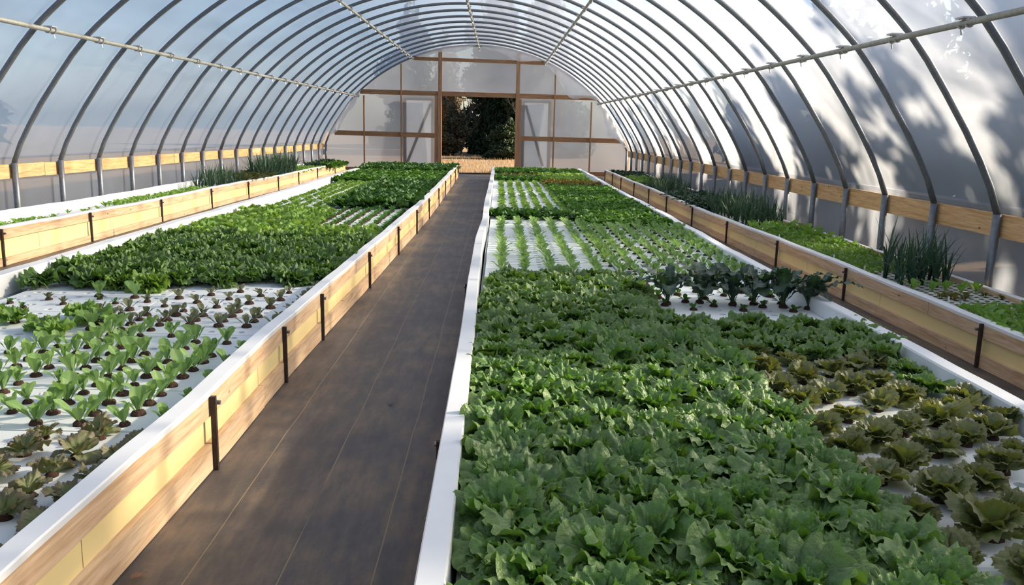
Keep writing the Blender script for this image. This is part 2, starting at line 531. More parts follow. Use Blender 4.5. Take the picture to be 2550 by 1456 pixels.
def face_inwards(o, c=(CX, 13.0, 1.2)):
    """turn the film's faces towards the inside of the house"""
    bm = bmesh.new(); bm.from_mesh(o.data)
    bm.faces.ensure_lookup_table()
    d = sum(f.normal.dot(Vector(c) - f.calc_center_median()) * f.calc_area() for f in bm.faces)
    if d < 0: bmesh.ops.reverse_faces(bm, faces=bm.faces)
    bm.to_mesh(o.data); bm.free()
    return o


# roof film (the polythene over the hoops)
ry = [-4.0 + 0.55 * i for i in range(61)] + [29.52]
rb = MB()
prof0 = None
for j, y in enumerate(ry):
    sag = 0.045 if j % 2 else 0.038
    pr = arch(y, 0.062 if j % 2 == 0 else 0.05)
    prof0 = len(pr)
    rb.v += [(p[0], sk(p[0], y), p[1]) for p in pr]
rb.f = [(j * prof0 + i, j * prof0 + i + 1, (j + 1) * prof0 + i + 1, (j + 1) * prof0 + i) for j in range(len(ry) - 1) for i in range(prof0 - 1)]
tag(face_inwards(rb.build('ceiling', M['film'], smooth=True)), 'translucent plastic film stretched over the hoops', 'roof', kind='structure')
for side, nm in ((-1, 'wall_left'), (1, 'wall_right')):
    b = MB()
    yy = [-4 + 0.1 * i for i in range(335)]
    zz = [0.0, 0.12, 0.28, 0.45, 0.6, 0.75, 1.0]
    for y in yy:
        for q in zz:
            x = CX + side * (5.02 + 0.115)
            fold = 0.012 * math.sin(y * 9 + math.sin(y * 2.3) * 2) * (1 - abs(q - 0.5)) if q < 0.99 else 0
            b.v.append((x + side * fold, sk(x, y), lerp(-0.01, shoulder(side, y) + 0.07, q)))
    nz = len(zz)
    b.f = [(j * nz + i, j * nz + i + 1, (j + 1) * nz + i + 1, (j + 1) * nz + i) for j in range(len(yy) - 1) for i in range(nz - 1)]
    tag(face_inwards(b.build(nm, M['film_w'], smooth=True)), 'roll-up plastic side curtain below the hip board', 'wall', kind='structure')


def skp(p): return (p[0], sk(p[0], p[1]), p[2])


# end wall film, with the doorway left open
DX0, DX1, DZ = -1.97, 0.60, 2.62


def end_film(name, y, opening, label):
    b = MB()
    xs = [-5.72 + 0.12 * i for i in range(84)] + [4.30]
    if opening: xs = sorted([x for x in xs if abs(x - DX0) > 0.05 and abs(x - DX1) > 0.05] + [DX0, DX1])
    for x0, x1 in zip(xs, xs[1:]):
        zb = DZ if opening and x0 >= DX0 - 0.01 and x1 <= DX1 + 0.01 else 0.0
        t0, t1 = roof_z(x0) + 0.05, roof_z(x1) + 0.05
        n = 6
        v = []
        for i in range(n + 1):
            for x, tp in ((x0, t0), (x1, t1)):
                z = lerp(zb, tp, i / n)
                v.append(skp((x, y + 0.012 * math.sin(x * 2.1 + z * 1.7), z)))
        b.add(v, [(2 * i, 2 * i + 1, 2 * i + 3, 2 * i + 2) for i in range(n)])
    o = b.build(name, M['film_e'])
    bm = bmesh.new(); bm.from_mesh(o.data)
    bmesh.ops.remove_doubles(bm, verts=bm.verts, dist=0.0005)
    bm.to_mesh(o.data); bm.free()
    o.data.polygons.foreach_set('use_smooth', [True] * len(o.data.polygons))
    face_inwards(o)
    return tag(o, label, 'wall', kind='structure')


end_film('wall_back', Y_END + 0.06, True, 'hazy plastic end wall with an open doorway')
end_film('wall_front', -3.9, False, 'plastic end wall at the near end')

# end wall timber
BW = 0.045


def timber(name, x0, x1, z0, z1, mat, y=Y_END - 0.05, d=0.09, label=None, dz=0.0):
    b = MB().box(x0, x1, y, y + d, z0, z1, lambda p: skp((p[0], p[1], p[2] + (dz if p[0] > (x0 + x1) / 2 else 0))))
    return tag(b.build(name, M[mat]), label, 'timber', kind='structure')


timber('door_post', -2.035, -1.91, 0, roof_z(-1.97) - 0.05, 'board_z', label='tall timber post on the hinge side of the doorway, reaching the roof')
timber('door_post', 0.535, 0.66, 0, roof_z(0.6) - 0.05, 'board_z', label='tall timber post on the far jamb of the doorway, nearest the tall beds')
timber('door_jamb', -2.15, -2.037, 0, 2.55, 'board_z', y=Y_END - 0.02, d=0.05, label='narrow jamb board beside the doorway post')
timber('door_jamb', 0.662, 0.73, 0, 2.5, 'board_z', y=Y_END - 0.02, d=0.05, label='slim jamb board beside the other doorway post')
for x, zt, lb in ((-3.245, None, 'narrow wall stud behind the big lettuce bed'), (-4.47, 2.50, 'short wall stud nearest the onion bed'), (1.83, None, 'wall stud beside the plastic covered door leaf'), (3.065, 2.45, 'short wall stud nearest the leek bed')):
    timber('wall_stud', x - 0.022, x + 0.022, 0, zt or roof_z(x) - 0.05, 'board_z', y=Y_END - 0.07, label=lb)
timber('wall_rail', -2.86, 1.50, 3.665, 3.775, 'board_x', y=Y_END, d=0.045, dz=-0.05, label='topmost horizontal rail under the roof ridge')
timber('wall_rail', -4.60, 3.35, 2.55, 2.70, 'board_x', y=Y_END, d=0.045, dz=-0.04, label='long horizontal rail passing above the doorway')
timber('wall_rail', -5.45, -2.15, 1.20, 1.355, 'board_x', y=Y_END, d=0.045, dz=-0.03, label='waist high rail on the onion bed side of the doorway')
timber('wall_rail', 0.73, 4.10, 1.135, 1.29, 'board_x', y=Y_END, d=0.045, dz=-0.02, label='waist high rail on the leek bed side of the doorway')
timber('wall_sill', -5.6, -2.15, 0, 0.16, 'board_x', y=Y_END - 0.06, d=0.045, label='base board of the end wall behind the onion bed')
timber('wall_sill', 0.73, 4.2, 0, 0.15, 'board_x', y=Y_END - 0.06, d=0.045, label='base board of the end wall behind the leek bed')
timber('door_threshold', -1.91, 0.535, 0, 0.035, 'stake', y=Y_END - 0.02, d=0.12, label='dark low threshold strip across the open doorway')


def door_leaf(name, x0, x1, stile_first, label):
    y = Y_END + 0.10
    e = empty(name, (0, 0, 0)); tag(e, label, 'door', kind='structure')
    MB().box(x0, x0 + 0.11, y, y + 0.04, 0.05, 2.48, skp).build('stile', M['board_z'], e)
    MB().box(x1 - 0.11, x1, y, y + 0.04, 0.05, 2.48, skp).build('stile', M['board_z'], e)
    MB().box(x0 + 0.11, x1 - 0.11, y, y + 0.04, 2.38, 2.48, skp).build('rail', M['board_x'], e)
    MB().box(x0 + 0.11, x1 - 0.11, y, y + 0.04, 0.05, 0.17, skp).build('rail', M['board_x'], e)
    a, c = ((x0 + 0.12, 0.30), (x1 - 0.12, 2.30)) if stile_first else ((x1 - 0.25, 0.30), (x0 + 0.14, 2.30))
    dx, dz = c[0] - a[0], c[1] - a[1]
    l = math.hypot(dx, dz)
    nx, nz = -dz / l * 0.045, dx / l * 0.045
    q = [(a[0] + nx, a[1] + nz), (a[0] - nx, a[1] - nz), (c[0] - nx, c[1] - nz), (c[0] + nx, c[1] + nz)]
    v = [skp((p[0], yy, p[1])) for yy in (y + 0.002, y + 0.036) for p in q]
    MB().add(v, [(0, 1, 2, 3), (7, 6, 5, 4), (0, 4, 5, 1), (1, 5, 6, 2), (2, 6, 7, 3), (3, 7, 4, 0)]).build('brace', M['board_z'], e)
    MB().box(x0, x1, y + 0.041, y + 0.044, 0.05, 2.48, skp).build('door_film', M['flap'], e)


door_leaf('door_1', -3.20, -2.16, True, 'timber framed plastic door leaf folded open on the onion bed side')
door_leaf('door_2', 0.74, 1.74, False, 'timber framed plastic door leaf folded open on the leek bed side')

# hoops: pipe arch on two ground posts
for i, y in enumerate(HOOP_Y):
    e = empty('hoop', (CX, sk(CX, y), 0))
    tag(e, f'grey steel roof hoop over the beds, {ordw(i + 1)} from the doorway wall', 'hoop', 'roof hoops')
    pts = arch(y, 0.0, 3)
    MB().tube([(p[0] - CX, SKEW * (p[0] - CX), p[1]) for p in pts], 0.030, 10).build('arch_pipe', M['steel'], e, True)
    for side in (-1, 1):
        x = side * 5.02
        zs = shoulder(side, y)
        MB().tube([(x, SKEW * x, -0.02), (x, SKEW * x, zs + 0.0)], 0.036, 12).build('ground_post', M['steel'], e, True)

# purlins with their clamps
for px, pz, lb in ((-4.72, 2.485, 'lower pipe purlin clamped under the hoops above the onion bed'), (-2.90, 3.745, 'upper pipe purlin above the big bed with the romaine seedlings'), (-0.70, 4.11, 'ridge pipe purlin running along the peak of the roof'),
                   (1.50, 3.70, 'upper pipe purlin above the dense lettuce bed'), (3.30, 2.39, 'lower pipe purlin clamped under the hoops above the leek bed')):
    px, pz = px * 0.985, EYE + (pz - EYE) * 0.985       # the pipes hang just inside the hoops
    e = empty('purlin', (px, 0, pz))
    tag(e, lb, 'pipe', 'purlins')
    MB().tube([(0, -3.8, 0), (0, 10, 0), (0, 29.2, 0)], 0.024, 10).build('pipe', M['purlin'], e, True)
    for y in HOOP_Y:
        if y < 5: continue
        ya = sk(px, y)
        b = MB()
        for d in (-0.05, 0.05):
            ring = [(0.034 * math.cos(a), ya + d + 0.012 * math.sin(a), 0.034 * math.sin(a) + 0.002) for a in np.linspace(-2.6, 2.0, 9)]
            b.tube(ring, 0.007, 5)
        b.box(-0.045, 0.045, ya - 0.055, ya + 0.055, 0.030, 0.042)
        b.tube([(0.0, ya + 0.05, -0.03), (0.012, ya + 0.055, -0.075)], 0.006, 5)
        b.build('clamp', M['clamp'], e)

# hip boards behind the hoops
for side, h, cuts in ((-1, 0.165, [-3.5, 2.0, 6.9, 11.45, 15.9, 18.8, 22.4, 25.7, 27.2, 29.2]), (1, 0.20, [-3.5, 3.0, 7.45, 12.45, 17.2, 21.2, 24.9, 29.35])):
    x = CX + side * 5.062
    for i, (a, b_) in enumerate(zip(cuts, cuts[1:])):
        n = 4
        pth = [(x + side * rnd.uniform(-0.002, 0.004), sk(x, lerp(a + 0.004, b_ - 0.004, k / n)), shoulder(side, lerp(a, b_, k / n)) + (0.0 if side > 0 else -0.02)) for k in range(n + 1)]
        jit = rnd.uniform(-0.004, 0.004)
        w = side * 0.038
        o = MB().sweep(pth, [(0, jit), (w, jit), (w, jit - h), (0, jit - h)]).build('hip_board', M['hip'])
        tag(o, f'yellow pine hip board along the {"onion" if side < 0 else "leek"} bed wall, {ordw(len(cuts) - 1 - i)} from the doorway wall', 'board', 'hip boards')

# loose film hanging at the end of the roof
for k, (x0, x1, d, lb) in enumerate(((-5.65, -4.55, 0.42, 'loose clear film sagging beside the end wall above the onion bed'), (-2.85, -0.75, 0.24, 'loose clear film swag between the ridge and the upper purlin of the romaine bed'), (-0.68, 1.48, 0.34, 'loose clear film swag hanging over the top rail from the ridge'), (1.52, 3.28, 0.62, 'large crumpled film flap hanging over a wall stud'), (3.32, 4.28, 0.55, 'long crumpled film flap trailing down to the leek bed'))):
    b = MB()
    nu, nv = 36, 8
    for j in range(nv + 1):
        for i in range(nu + 1):
            u, v = i / nu, j / nv
            x = lerp(x0, x1, u)
            z0 = roof_z(x) + 0.03
            dep = d * math.sin(math.pi * u) ** 0.8 * (0.8 + 0.2 * math.sin(u * 9 + k))
            z = z0 - dep * v
            y = 29.36 - 0.16 * math.sin(v * math.pi * 0.6) * math.sin(math.pi * u) + 0.02 * math.sin(u * 34 + v * 3) * v
            b.v.append(skp((x - 0.25 * dep * v * (1 if x > CX else -1), y, z)))
    b.f = [(j * (nu + 1) + i, j * (nu + 1) + i + 1, (j + 1) * (nu + 1) + i + 1, (j + 1) * (nu + 1) + i) for j in range(nv) for i in range(nu)]
    tag(b.build('loose_film', M['flap'], smooth=True), lb, 'plastic sheet', 'loose film flaps')

# ------------------------------------------------------------------ beds
RAFT_Z = 0.27


def bed_side(root, xf, out, y0, y1, base, rim, tb, bb, cuts, stakes, liner_in=0.09, liner_down=0.16, foam=True, stake_top=-0.02, boards=True):
    """one long side of a bed: top boards, bottom boards, foam panels, liner lip and stakes.
    xf(y): x of the outer board face, out: +1 / -1 = the way it faces"""
    step = 0.6

    def pth(a, b, dx, zf):
        n = max(1, int((b - a) / step))
        return [(xf(lerp(a, b, i / n)) + dx, lerp(a, b, i / n), zf(lerp(a, b, i / n))) for i in range(n + 1)]
    if boards:
        for a, b in zip(cuts, cuts[1:]):
            j = rnd.uniform(-0.004, 0.004)
            MB().sweep(pth(a + 0.003, b - 0.003, j, rim), [(0, 0), (-out * 0.04, 0), (-out * 0.04, -tb), (0, -tb)]).build('top_board', M['board'], root)
            a2, b2 = a + 0.9, b + 0.9
            if b == cuts[-1]: b2 = b
            if a == cuts[0]: a2 = a
            MB().sweep(pth(a2 + 0.003, b2 - 0.003, out * 0.010 - j, base), [(0, bb), (-out * 0.055, bb), (-out * 0.055, 0), (0, 0)]).build('bottom_board', M['board'], root)
            if foam:
                mid = (a2 + b2) / 2
                for c, d in ((a2, mid), (mid, b2)):
                    MB().sweep(pth(c + 0.003, d - 0.003, -out * 0.022, rim), [(0, -0.02), (-out * 0.03, -0.02), (-out * 0.03, -0.31), (0, -0.31)]).build('foam_panel', M['foam'], root)
    n = max(1, int((y1 - y0) / 0.35))
    lp = []
    for i in range(n + 1):
        y = lerp(y0, y1, i / n)
        lp.append((xf(y), y, rim(y) + 0.004 + 0.003 * math.sin(y * 3.1) + 0.002 * math.sin(y * 11)))
    MB().sweep(lp, [(out * 0.004, -0.022), (out * 0.005, 0.0), (0.0, 0.006), (-out * liner_in, 0.006), (-out * (liner_in + 0.006), -0.004), (-out * (liner_in + 0.010), -liner_down)], closed=False).build('liner', M['liner'], root)
    for y in stakes:
        x = xf(y) + out * 0.017
        st = MB().box(x - 0.012, x + 0.012, y - 0.010, y + 0.010, base(y) - 0.02, rim(y) + stake_top).build('stake', M['stake'], root)
        MB().tube([(x, y + 0.03, rim(y) - tb * 0.5), (x + out * 0.022, y + 0.03, rim(y) - tb * 0.5)], 0.011, 8).build('bolt', M['bolt'], root)


def bed_cap(root, x0, x1, y, base, rim, out):
    y2 = y - out * 0.04
    MB().box(x0, x1, min(y, y2), max(y, y2), base, rim).build('end_board', M['board_x'], root)


def pool(root, x0, x1, y0, y1, z, name='water', mat='water'):
    MB().box(x0, x1, y0, y1, z - 0.02, z).build(name, M[mat], root)


XL = [(0, -1.33), (2.9, -1.33), (3.8, -1.306), (5.2, -1.318), (6.3, -1.305), (8.4, -1.265), (10.7, -1.24), (12.8, -1.21), (15, -1.195), (19.8, -1.21), (22.2, -1.225), (25.1, -1.25), (27.6, -1.27)]
XR = [(0, -0.20), (5, -0.205), (7, -0.225), (9.5, -0.235), (11.5, -0.20), (14, -0.215), (17, -0.20), (21, -0.19), (27, -0.18)]
flat = lambda z: (lambda y: z)
bed_l = empty('raised_bed', (0, 0, 0))
tag(bed_l, 'wide timber and yellow foam bed of white rafts with romaine and red lettuce seedlings', 'garden bed')
rimL = lambda y: 0.375 + 0.004 * math.sin(y * 1.7)
bed_side(bed_l, lambda y: interp(y, XL), 1, 0.6, 27.6, flat(0.005), rimL, 0.118, 0.125, [0.6, 3.82, 8.42, 12.81, 17.44, 22.2, 27.6], [3.82, 5.21, 6.30, 8.42, 10.68, 12.81, 14.9, 17.44, 19.76, 22.2, 25.12, 27.4], 0.075, 0.16)
bed_side(bed_l, lambda y: -3.90 + 0.02 * math.sin(y * 0.5), -1, 0.6, 27.6, flat(0.005), flat(0.385), 0.15, 0.135, [0.6, 5, 10, 15, 20, 25, 27.6], [], 0.11, 0.17)
bed_cap(bed_l, -3.9, -1.27, 27.6, 0.005, 0.37, 1)
bed_cap(bed_l, -3.9, -1.33, 0.6, 0.005, 0.37, -1)
pool(bed_l, -3.78, -1.385, 0.65, 27.55, 0.235)
bed_r = empty('raised_bed', (0, 0, 0))
tag(bed_r, 'wide bed of white rafts packed with dense green lettuce, white liner lip along the aisle', 'garden bed')
bed_side(bed_r, lambda y: interp(y, XR), -1, 0.6, 26.6, flat(0.005), lambda y: 0.38 + 0.006 * math.sin(y * 2.1), 0.15, 0.135, [0.6, 4, 8, 12, 16, 20, 24, 26.6], [3.35, 6.9, 9.9, 13.2, 17, 21], 0.075, 0.17, stake_top=-0.05)
bed_side(bed_r, lambda y: 2.50 + 0.015 * math.sin(y * 0.6), 1, 0.6, 26.6, flat(0.005), lambda y: 0.37 + 0.004 * math.sin(y * 2.6), 0.15, 0.135, [0.6, 4, 8, 12, 16, 20, 24, 26.6], [], 0.085, 0.17)
bed_cap(bed_r, -0.2, 2.5, 26.6, 0.005, 0.37, 1)
bed_cap(bed_r, -0.2, 2.5, 0.6, 0.005, 0.37, -1)
pool(bed_r, -0.13, 2.42, 0.65, 26.55, 0.235)
bed_o = empty('side_bed', (0, 0, 0))
tag(bed_o, 'narrow sunlit timber and yellow foam bed of onions and chard along the film wall', 'garden bed')
rimO = lambda y: lerp(0.512, 0.37, min(max((y - 8.5) / 19, 0), 1)) + 0.008 * math.sin(y * 0.9)
baseO = lambda y: floor_z(-4.85, y) + 0.003
bed_side(bed_o, lambda y: -4.85 + 0.01 * math.sin(y * 0.7), 1, 4.0, 27.8, baseO, rimO, 0.115, 0.075, [4.0, 6.6, 10.0, 13.4, 16.9, 20.3, 23.7, 27.8], [8.46, 10.30, 12.49, 14.73, 16.91, 19.16, 21.12, 23.4, 25.9], 0.045, 0.12, stake_top=-0.01)
bed_side(bed_o, lambda y: -5.66, -1, 4.0, 27.8, baseO, lambda y: rimO(y) + 0.02, 0.12, 0.12, [4.0, 10, 16, 22, 27.8], [], 0.02, 0.13, foam=False, boards=False)
MB().sweep([(-5.655, y, rimO(y) + 0.02) for y in (4, 8, 12, 16, 20, 24, 27.8)], [(0, 0), (0.035, 0), (0.035, -0.3), (0, -0.3)]).build('back_lip', M['liner'], bed_o)
MB().box(-5.62, -4.86, 27.76, 27.8, 0.07, 0.36).build('end_board', M['board_x'], bed_o)
bed_k = empty('side_bed', (0, 0, 0))
tag(bed_k, 'narrow shaded timber and foam bed of leeks and seedling trays along the film wall', 'garden bed')
rimK = lambda y: 0.335 + 0.006 * math.sin(y * 0.8)
XK = lambda y: interp(y, [(4, 3.42), (8, 3.40), (12, 3.34), (17, 3.30), (20, 3.32), (27, 3.28)])
bed_side(bed_k, XK, -1, 3.0, 26.9, flat(0.006), rimK, 0.110, 0.095, [3.0, 6.6, 10.2, 13.8, 17.4, 21.0, 24.6, 26.9], [5.83, 8.2, 10.2, 12.4, 14.6, 16.8, 18.9, 21.0, 23.2, 24.9, 26.6], 0.06, 0.06, stake_top=-0.01)
bed_side(bed_k, lambda y: 4.22, 1, 3.0, 26.9, flat(0.006), rimK, 0.12, 0.12, [3.0, 9, 15, 21, 26.9], [], 0.03, 0.06, foam=False)
bed_cap(bed_k, 3.3, 4.22, 26.9, 0.006, 0.32, 1)

# ---- rafts with planting holes
COLS_L = [-1.44 - 0.19 * i for i in range(6)] + [-2.575 - 0.19 * i for i in range(6)]
COLS_R = [0.04 + 0.19 * i for i in range(6)] + [1.30 + 0.19 * i for i in range(6)]
ROW = 0.1463


def raft_mesh(name, w, l, holes, r=0.027):
    bm = bmesh.new()
    n = 12
    t = 0.032
    for z, rev in ((0.0, False), (-t, True)):
        edges = []
        c = [bm.verts.new((x, y, z)) for x, y in ((-w / 2, -l / 2), (w / 2, -l / 2), (w / 2, l / 2), (-w / 2, l / 2))]
        edges += [bm.edges.new((c[i], c[(i + 1) % 4])) for i in range(4)]
        for hx, hy in holes:
            q = [bm.verts.new((hx + r * math.cos(2 * math.pi * k / n), hy + r * math.sin(2 * math.pi * k / n), z)) for k in range(n)]
            edges += [bm.edges.new((q[i], q[(i + 1) % n])) for i in range(n)]
        bmesh.ops.triangle_fill(bm, edges=edges, use_beauty=True)
    bm.verts.ensure_lookup_table()
    h = len(bm.verts) // 2
    loops = [list(range(4))] + [list(range(4 + i * n, 4 + (i + 1) * n)) for i in range(len(holes))]
    for lp in loops:
        m = len(lp)
        for i in range(m):
            a, b = lp[i], lp[(i + 1) % m]
            try: bm.faces.new((bm.verts[a], bm.verts[b], bm.verts[b + h], bm.verts[a + h]))
            except ValueError: pass
    bmesh.ops.recalc_face_normals(bm, faces=bm.faces)
    me = bpy.data.meshes.new(name)
    bm.to_mesh(me); bm.free()
    me.materials.append(M['raft'])
    return me


def grid_holes(w0): return [((i - 2.5) * 0.19 + w0, (j - 1.5) * ROW) for i in range(6) for j in range(4)]


RED_FRONT = [(-1.89, 3.48), (-1.66, 3.48), (-1.65, 3.27), (-1.87, 3.29), (-1.66, 3.09), (-1.87, 3.06), (-1.65, 2.91), (-1.86, 2.86), (-1.64, 2.73), (-1.45, 3.40), (-1.46, 3.20), (-1.45, 3.02), (-1.46, 2.84), (-1.45, 2.64), (-2.1, 3.42), (-2.08, 3.2), (-2.08, 3.0), (-1.47, 2.45), (-1.66, 2.5)]
me_l = raft_mesh('foam_raft', 1.115, 0.578, grid_holes(0.03))
me_r = raft_mesh('foam_raft', 1.24, 0.578, grid_holes(0.0))
LY0 = 3.57                       # front edge of the raft that carries the first romaine row
for col, (cx, nm) in enumerate(((-1.945, 'next to the aisle'), (-3.075, 'against the far liner'))):
    for j in range(-3, 41):
        y = LY0 + 0.585 * (j + 0.5)
        if y > 27.3: break
        me = me_l
        if j < 0 and col == 0:
            hs = [(px - cx, py - y) for px, py in RED_FRONT if abs(py - y) < 0.26]
            me = raft_mesh('foam_raft', 1.115, 0.578, hs)
        o = link('foam_raft', me, None, (cx + rnd.uniform(-0.004, 0.004), y + rnd.uniform(-0.003, 0.003), RAFT_Z), rnd.uniform(-0.002, 0.002))
        tag(o, f'white foam raft of the romaine bed, {ordw(j + 4)} from the front, {nm}', 'raft', 'floating rafts')
for col, (cx, nm) in enumerate(((0.515, 'next to the aisle'), (1.775, 'toward the leek bed'))):
    for j in range(0, 44):
        y = 1.31 + 0.585 * (j + 0.5)
        if y > 26.4: break
        o = link('foam_raft', me_r, None, (cx + rnd.uniform(-0.004, 0.004), y + rnd.uniform(-0.003, 0.003), RAFT_Z), rnd.uniform(-0.002, 0.002))
        tag(o, f'white foam raft of the lettuce bed, {ordw(j + 1)} from the front, {nm}', 'raft', 'floating rafts')

# ------------------------------------------------------------------ plants
class Leafy:
    """collects leaf surfaces with an 'edge' attribute"""
    def __init__(s): s.v, s.f, s.e, s.n = [], [], [], 0

    def grid(s, X, Y, Z, E):
        r, c = X.shape
        s.v.append(np.stack([X, Y, Z], -1).reshape(-1, 3))
        idx = np.arange(r * c).reshape(r, c) + s.n
        s.f.append(np.stack([idx[:-1, :-1], idx[:-1, 1:], idx[1:, 1:], idx[1:, :-1]], -1).reshape(-1, 4))
        s.e.append(np.clip(E, 0, 1).reshape(-1))
        s.n += r * c

    def mesh(s, name, mat):
        v, f, e = np.concatenate(s.v), np.concatenate(s.f), np.concatenate(s.e)
        me = bpy.data.meshes.new(name)
        me.from_pydata(v.tolist(), [], f.tolist())
        me.polygons.foreach_set('use_smooth', [True] * len(me.polygons))
        a = me.attributes.new('edge', 'FLOAT', 'POINT')
        a.data.foreach_set('value', e.astype(np.float32))
        me.materials.append(mat)
        me.update()
        return me


def spine(t, th0, kap, L):
    tt = np.linspace(0, max(t.max(), 1e-4), 60)
    th = th0 + kap * (tt / L) ** 1.3
    d = tt[1] - tt[0]
    r = np.concatenate([[0], np.cumsum(np.sin((th[1:] + th[:-1]) / 2) * d)])
    z = np.concatenate([[0], np.cumsum(np.cos((th[1:] + th[:-1]) / 2) * d)])
    return np.interp(t, tt, r), np.interp(t, tt, z), np.interp(t, tt, th)


def place_leaf(lf, R, Yc, Z, E, az, r0, z0):
    c, s = math.cos(az), math.sin(az)
    R = R + r0
    lf.grid(R * c - Yc * s, R * s + Yc * c, Z + z0, E)


def fan_leaf(lf, g, L, A, az, th0, kap, ns=9, na=30, cup=0.8, ruf=0.02, fr=9.0, teeth=0.12, r0=0.008, z0=0.0, tw=0.0, frill=0.5):
    """frilly fan shaped lettuce leaf: big waves, a finer frill at the margin, small pointed teeth and pleats along the veins"""
    s = np.linspace(0, 1, ns + 1) ** 0.75
    a = np.linspace(-1, 1, na + 1)
    ft = g.uniform(6.5, 9.0)
    tri = np.abs(((a * ft + 0.25 * np.sin(a * 7 + g.uniform(0, 6)) + g.uniform(0, 1)) % 1) - 0.5) * 2
    Rr = L * (0.66 + 0.34 * np.cos(a * 1.25)) * (1 + teeth * (tri - 0.5) + 0.06 * np.sin(a * 3.3 + g.uniform(0, 6)))
    S, Aq = np.meshgrid(s, a, indexing='ij')
    RR = np.broadcast_to(Rr, S.shape)
    ae = Aq * A * (0.22 + 0.78 * np.clip(S / 0.5, 0, 1) ** 0.8)
    t = S * RR * np.cos(ae)
    w = S * RR * np.sin(ae)
    r, z, th = spine(np.maximum(t, 0), th0, kap, L)
    p1, p2, p3, p4, p5 = g.uniform(0, 6.28, 5)
    k = L / 0.18
    off = cup * w ** 2 / L * 0.5
    off = off + ruf * k * S ** 1.6 * np.sin(fr * Aq + p1 + 1.2 * S)
    off = off + ruf * k * frill * S ** 3.0 * (np.sin(fr * 2.7 * Aq + p2 + 2 * S) + 0.6 * np.sin(fr * 4.5 * Aq + p5 + 3 * S))
    off = off + 0.0035 * k * np.sin(w / L * 19 + p3) * np.sin(t / L * 16 + p4) * np.clip(S * 2, 0, 1)
    off = off + 0.0030 * k * np.sin(w / L * 38 + p1) * np.sin(t / L * 34 + p2 + 3 * Aq) * np.clip(S * 1.6 - 0.2, 0, 1)
    off = off - 0.05 * L * S ** 5 * (1 + np.sin(fr * 1.3 * Aq + p3))        # margin rolls outwards here and there
    off = off + tw * w
    place_leaf(lf, r - off * np.cos(th), w, z + off * np.sin(th), S ** 4, az, r0, z0)


def spat_leaf(lf, g, L, Wd, az, th0, kap, nv=9, nu=6, pet=0.14, fold=0.25, wav=0.06, wf=3.0, peak=0.70, r0=0.004, z0=0.0, side=0.0, rib=True):
    """spoon shaped leaf on a narrow stalk (romaine, seedlings, kale)"""
    v = np.linspace(0, 1, nv + 1)
    u = np.linspace(-1, 1, nu + 1)
    k = np.clip((v - 0.12) / (peak - 0.12), 0, 1)
    wv = Wd / 2 * (pet + (1 - pet) * (3 * k ** 2 - 2 * k ** 3))
    tip = np.clip((v - peak) / (1 - peak), 0, 1)
    wv = wv * np.sqrt(np.maximum(1 - tip ** 2.2, 0.0)) + 0.0004
    V, U = np.meshgrid(v, u, indexing='ij')
    wvv = wv[:, None]
    p1 = g.uniform(0, 6.28)
    w = U * wvv * (1 + 0.07 * np.sin(V * 23 + p1) * np.abs(U))
    t = V * L
    r, z, th = spine(t, th0, kap, L)
    off = fold * np.abs(w) + wav * wvv * 2 * np.abs(U) ** 2 * np.sin(V * wf * 6.28 + p1 + (U > 0) * 1.9)
    e = np.exp(-(U * wvv / (0.05 * Wd + 0.0006)) ** 2) * (1 - 0.6 * V) if rib else np.abs(U) ** 3 * V
    place_leaf(lf, r - off * np.cos(th), w + side * (t / L) ** 2 * L, z + off * np.sin(th), e, az, r0, z0)


def head(name, mat, seed, n=16, L=(0.20, 0.13), th=(1.0, 0.12), kap=(0.7, 0.5), A=1.15, ns=9, na=30, ruf=0.02, fr=9.0, teeth=0.12, cup=0.8, r0=0.01, lo=0.0, jit=0.12, frill=0.5):
    g = np.random.default_rng(seed)
    lf = Leafy()
    az0 = g.uniform(0, 6.28)
    for i in range(n):
        f = i / max(n - 1, 1)
        fan_leaf(lf, g, lerp(L[0], L[1], f) * g.uniform(0.86, 1.14), A * g.uniform(0.85, 1.1), az0 + i * 2.39996 + g.uniform(-0.25, 0.25), lerp(th[0], th[1], f ** 0.8) + g.uniform(-jit, jit),
                 lerp(kap[0], kap[1], f) * g.uniform(0.4, 1.6), ns, na, cup * g.uniform(0.5, 1.3), ruf * g.uniform(0.7, 1.3), fr * g.uniform(0.85, 1.2), teeth, r0, lo + 0.012 * f, g.uniform(-0.25, 0.25), frill)
    return lf.mesh(name, mat)


def rosette(name, mat, seed, n=6, L=(0.13, 0.07), Wd=0.4, th=(0.75, 0.1), kap=(0.5, 0.1), nv=9, nu=6, **kw):
    g = np.random.default_rng(seed)
    lf = Leafy()
    az0 = g.uniform(0, 6.28)
    for i in range(n):
        f = i / max(n - 1, 1)
        l = lerp(L[0], L[1], f) * g.uniform(0.8, 1.15)
        spat_leaf(lf, g, l, l * Wd * g.uniform(0.85, 1.15), az0 + i * 2.39996 + g.uniform(-0.4, 0.4), lerp(th[0], th[1], f) + g.uniform(-0.12, 0.12), lerp(kap[0], kap[1], f) + g.uniform(-0.2, 0.3), nv, nu, side=g.uniform(-0.1, 0.1), **kw)
    return lf.mesh(name, mat)


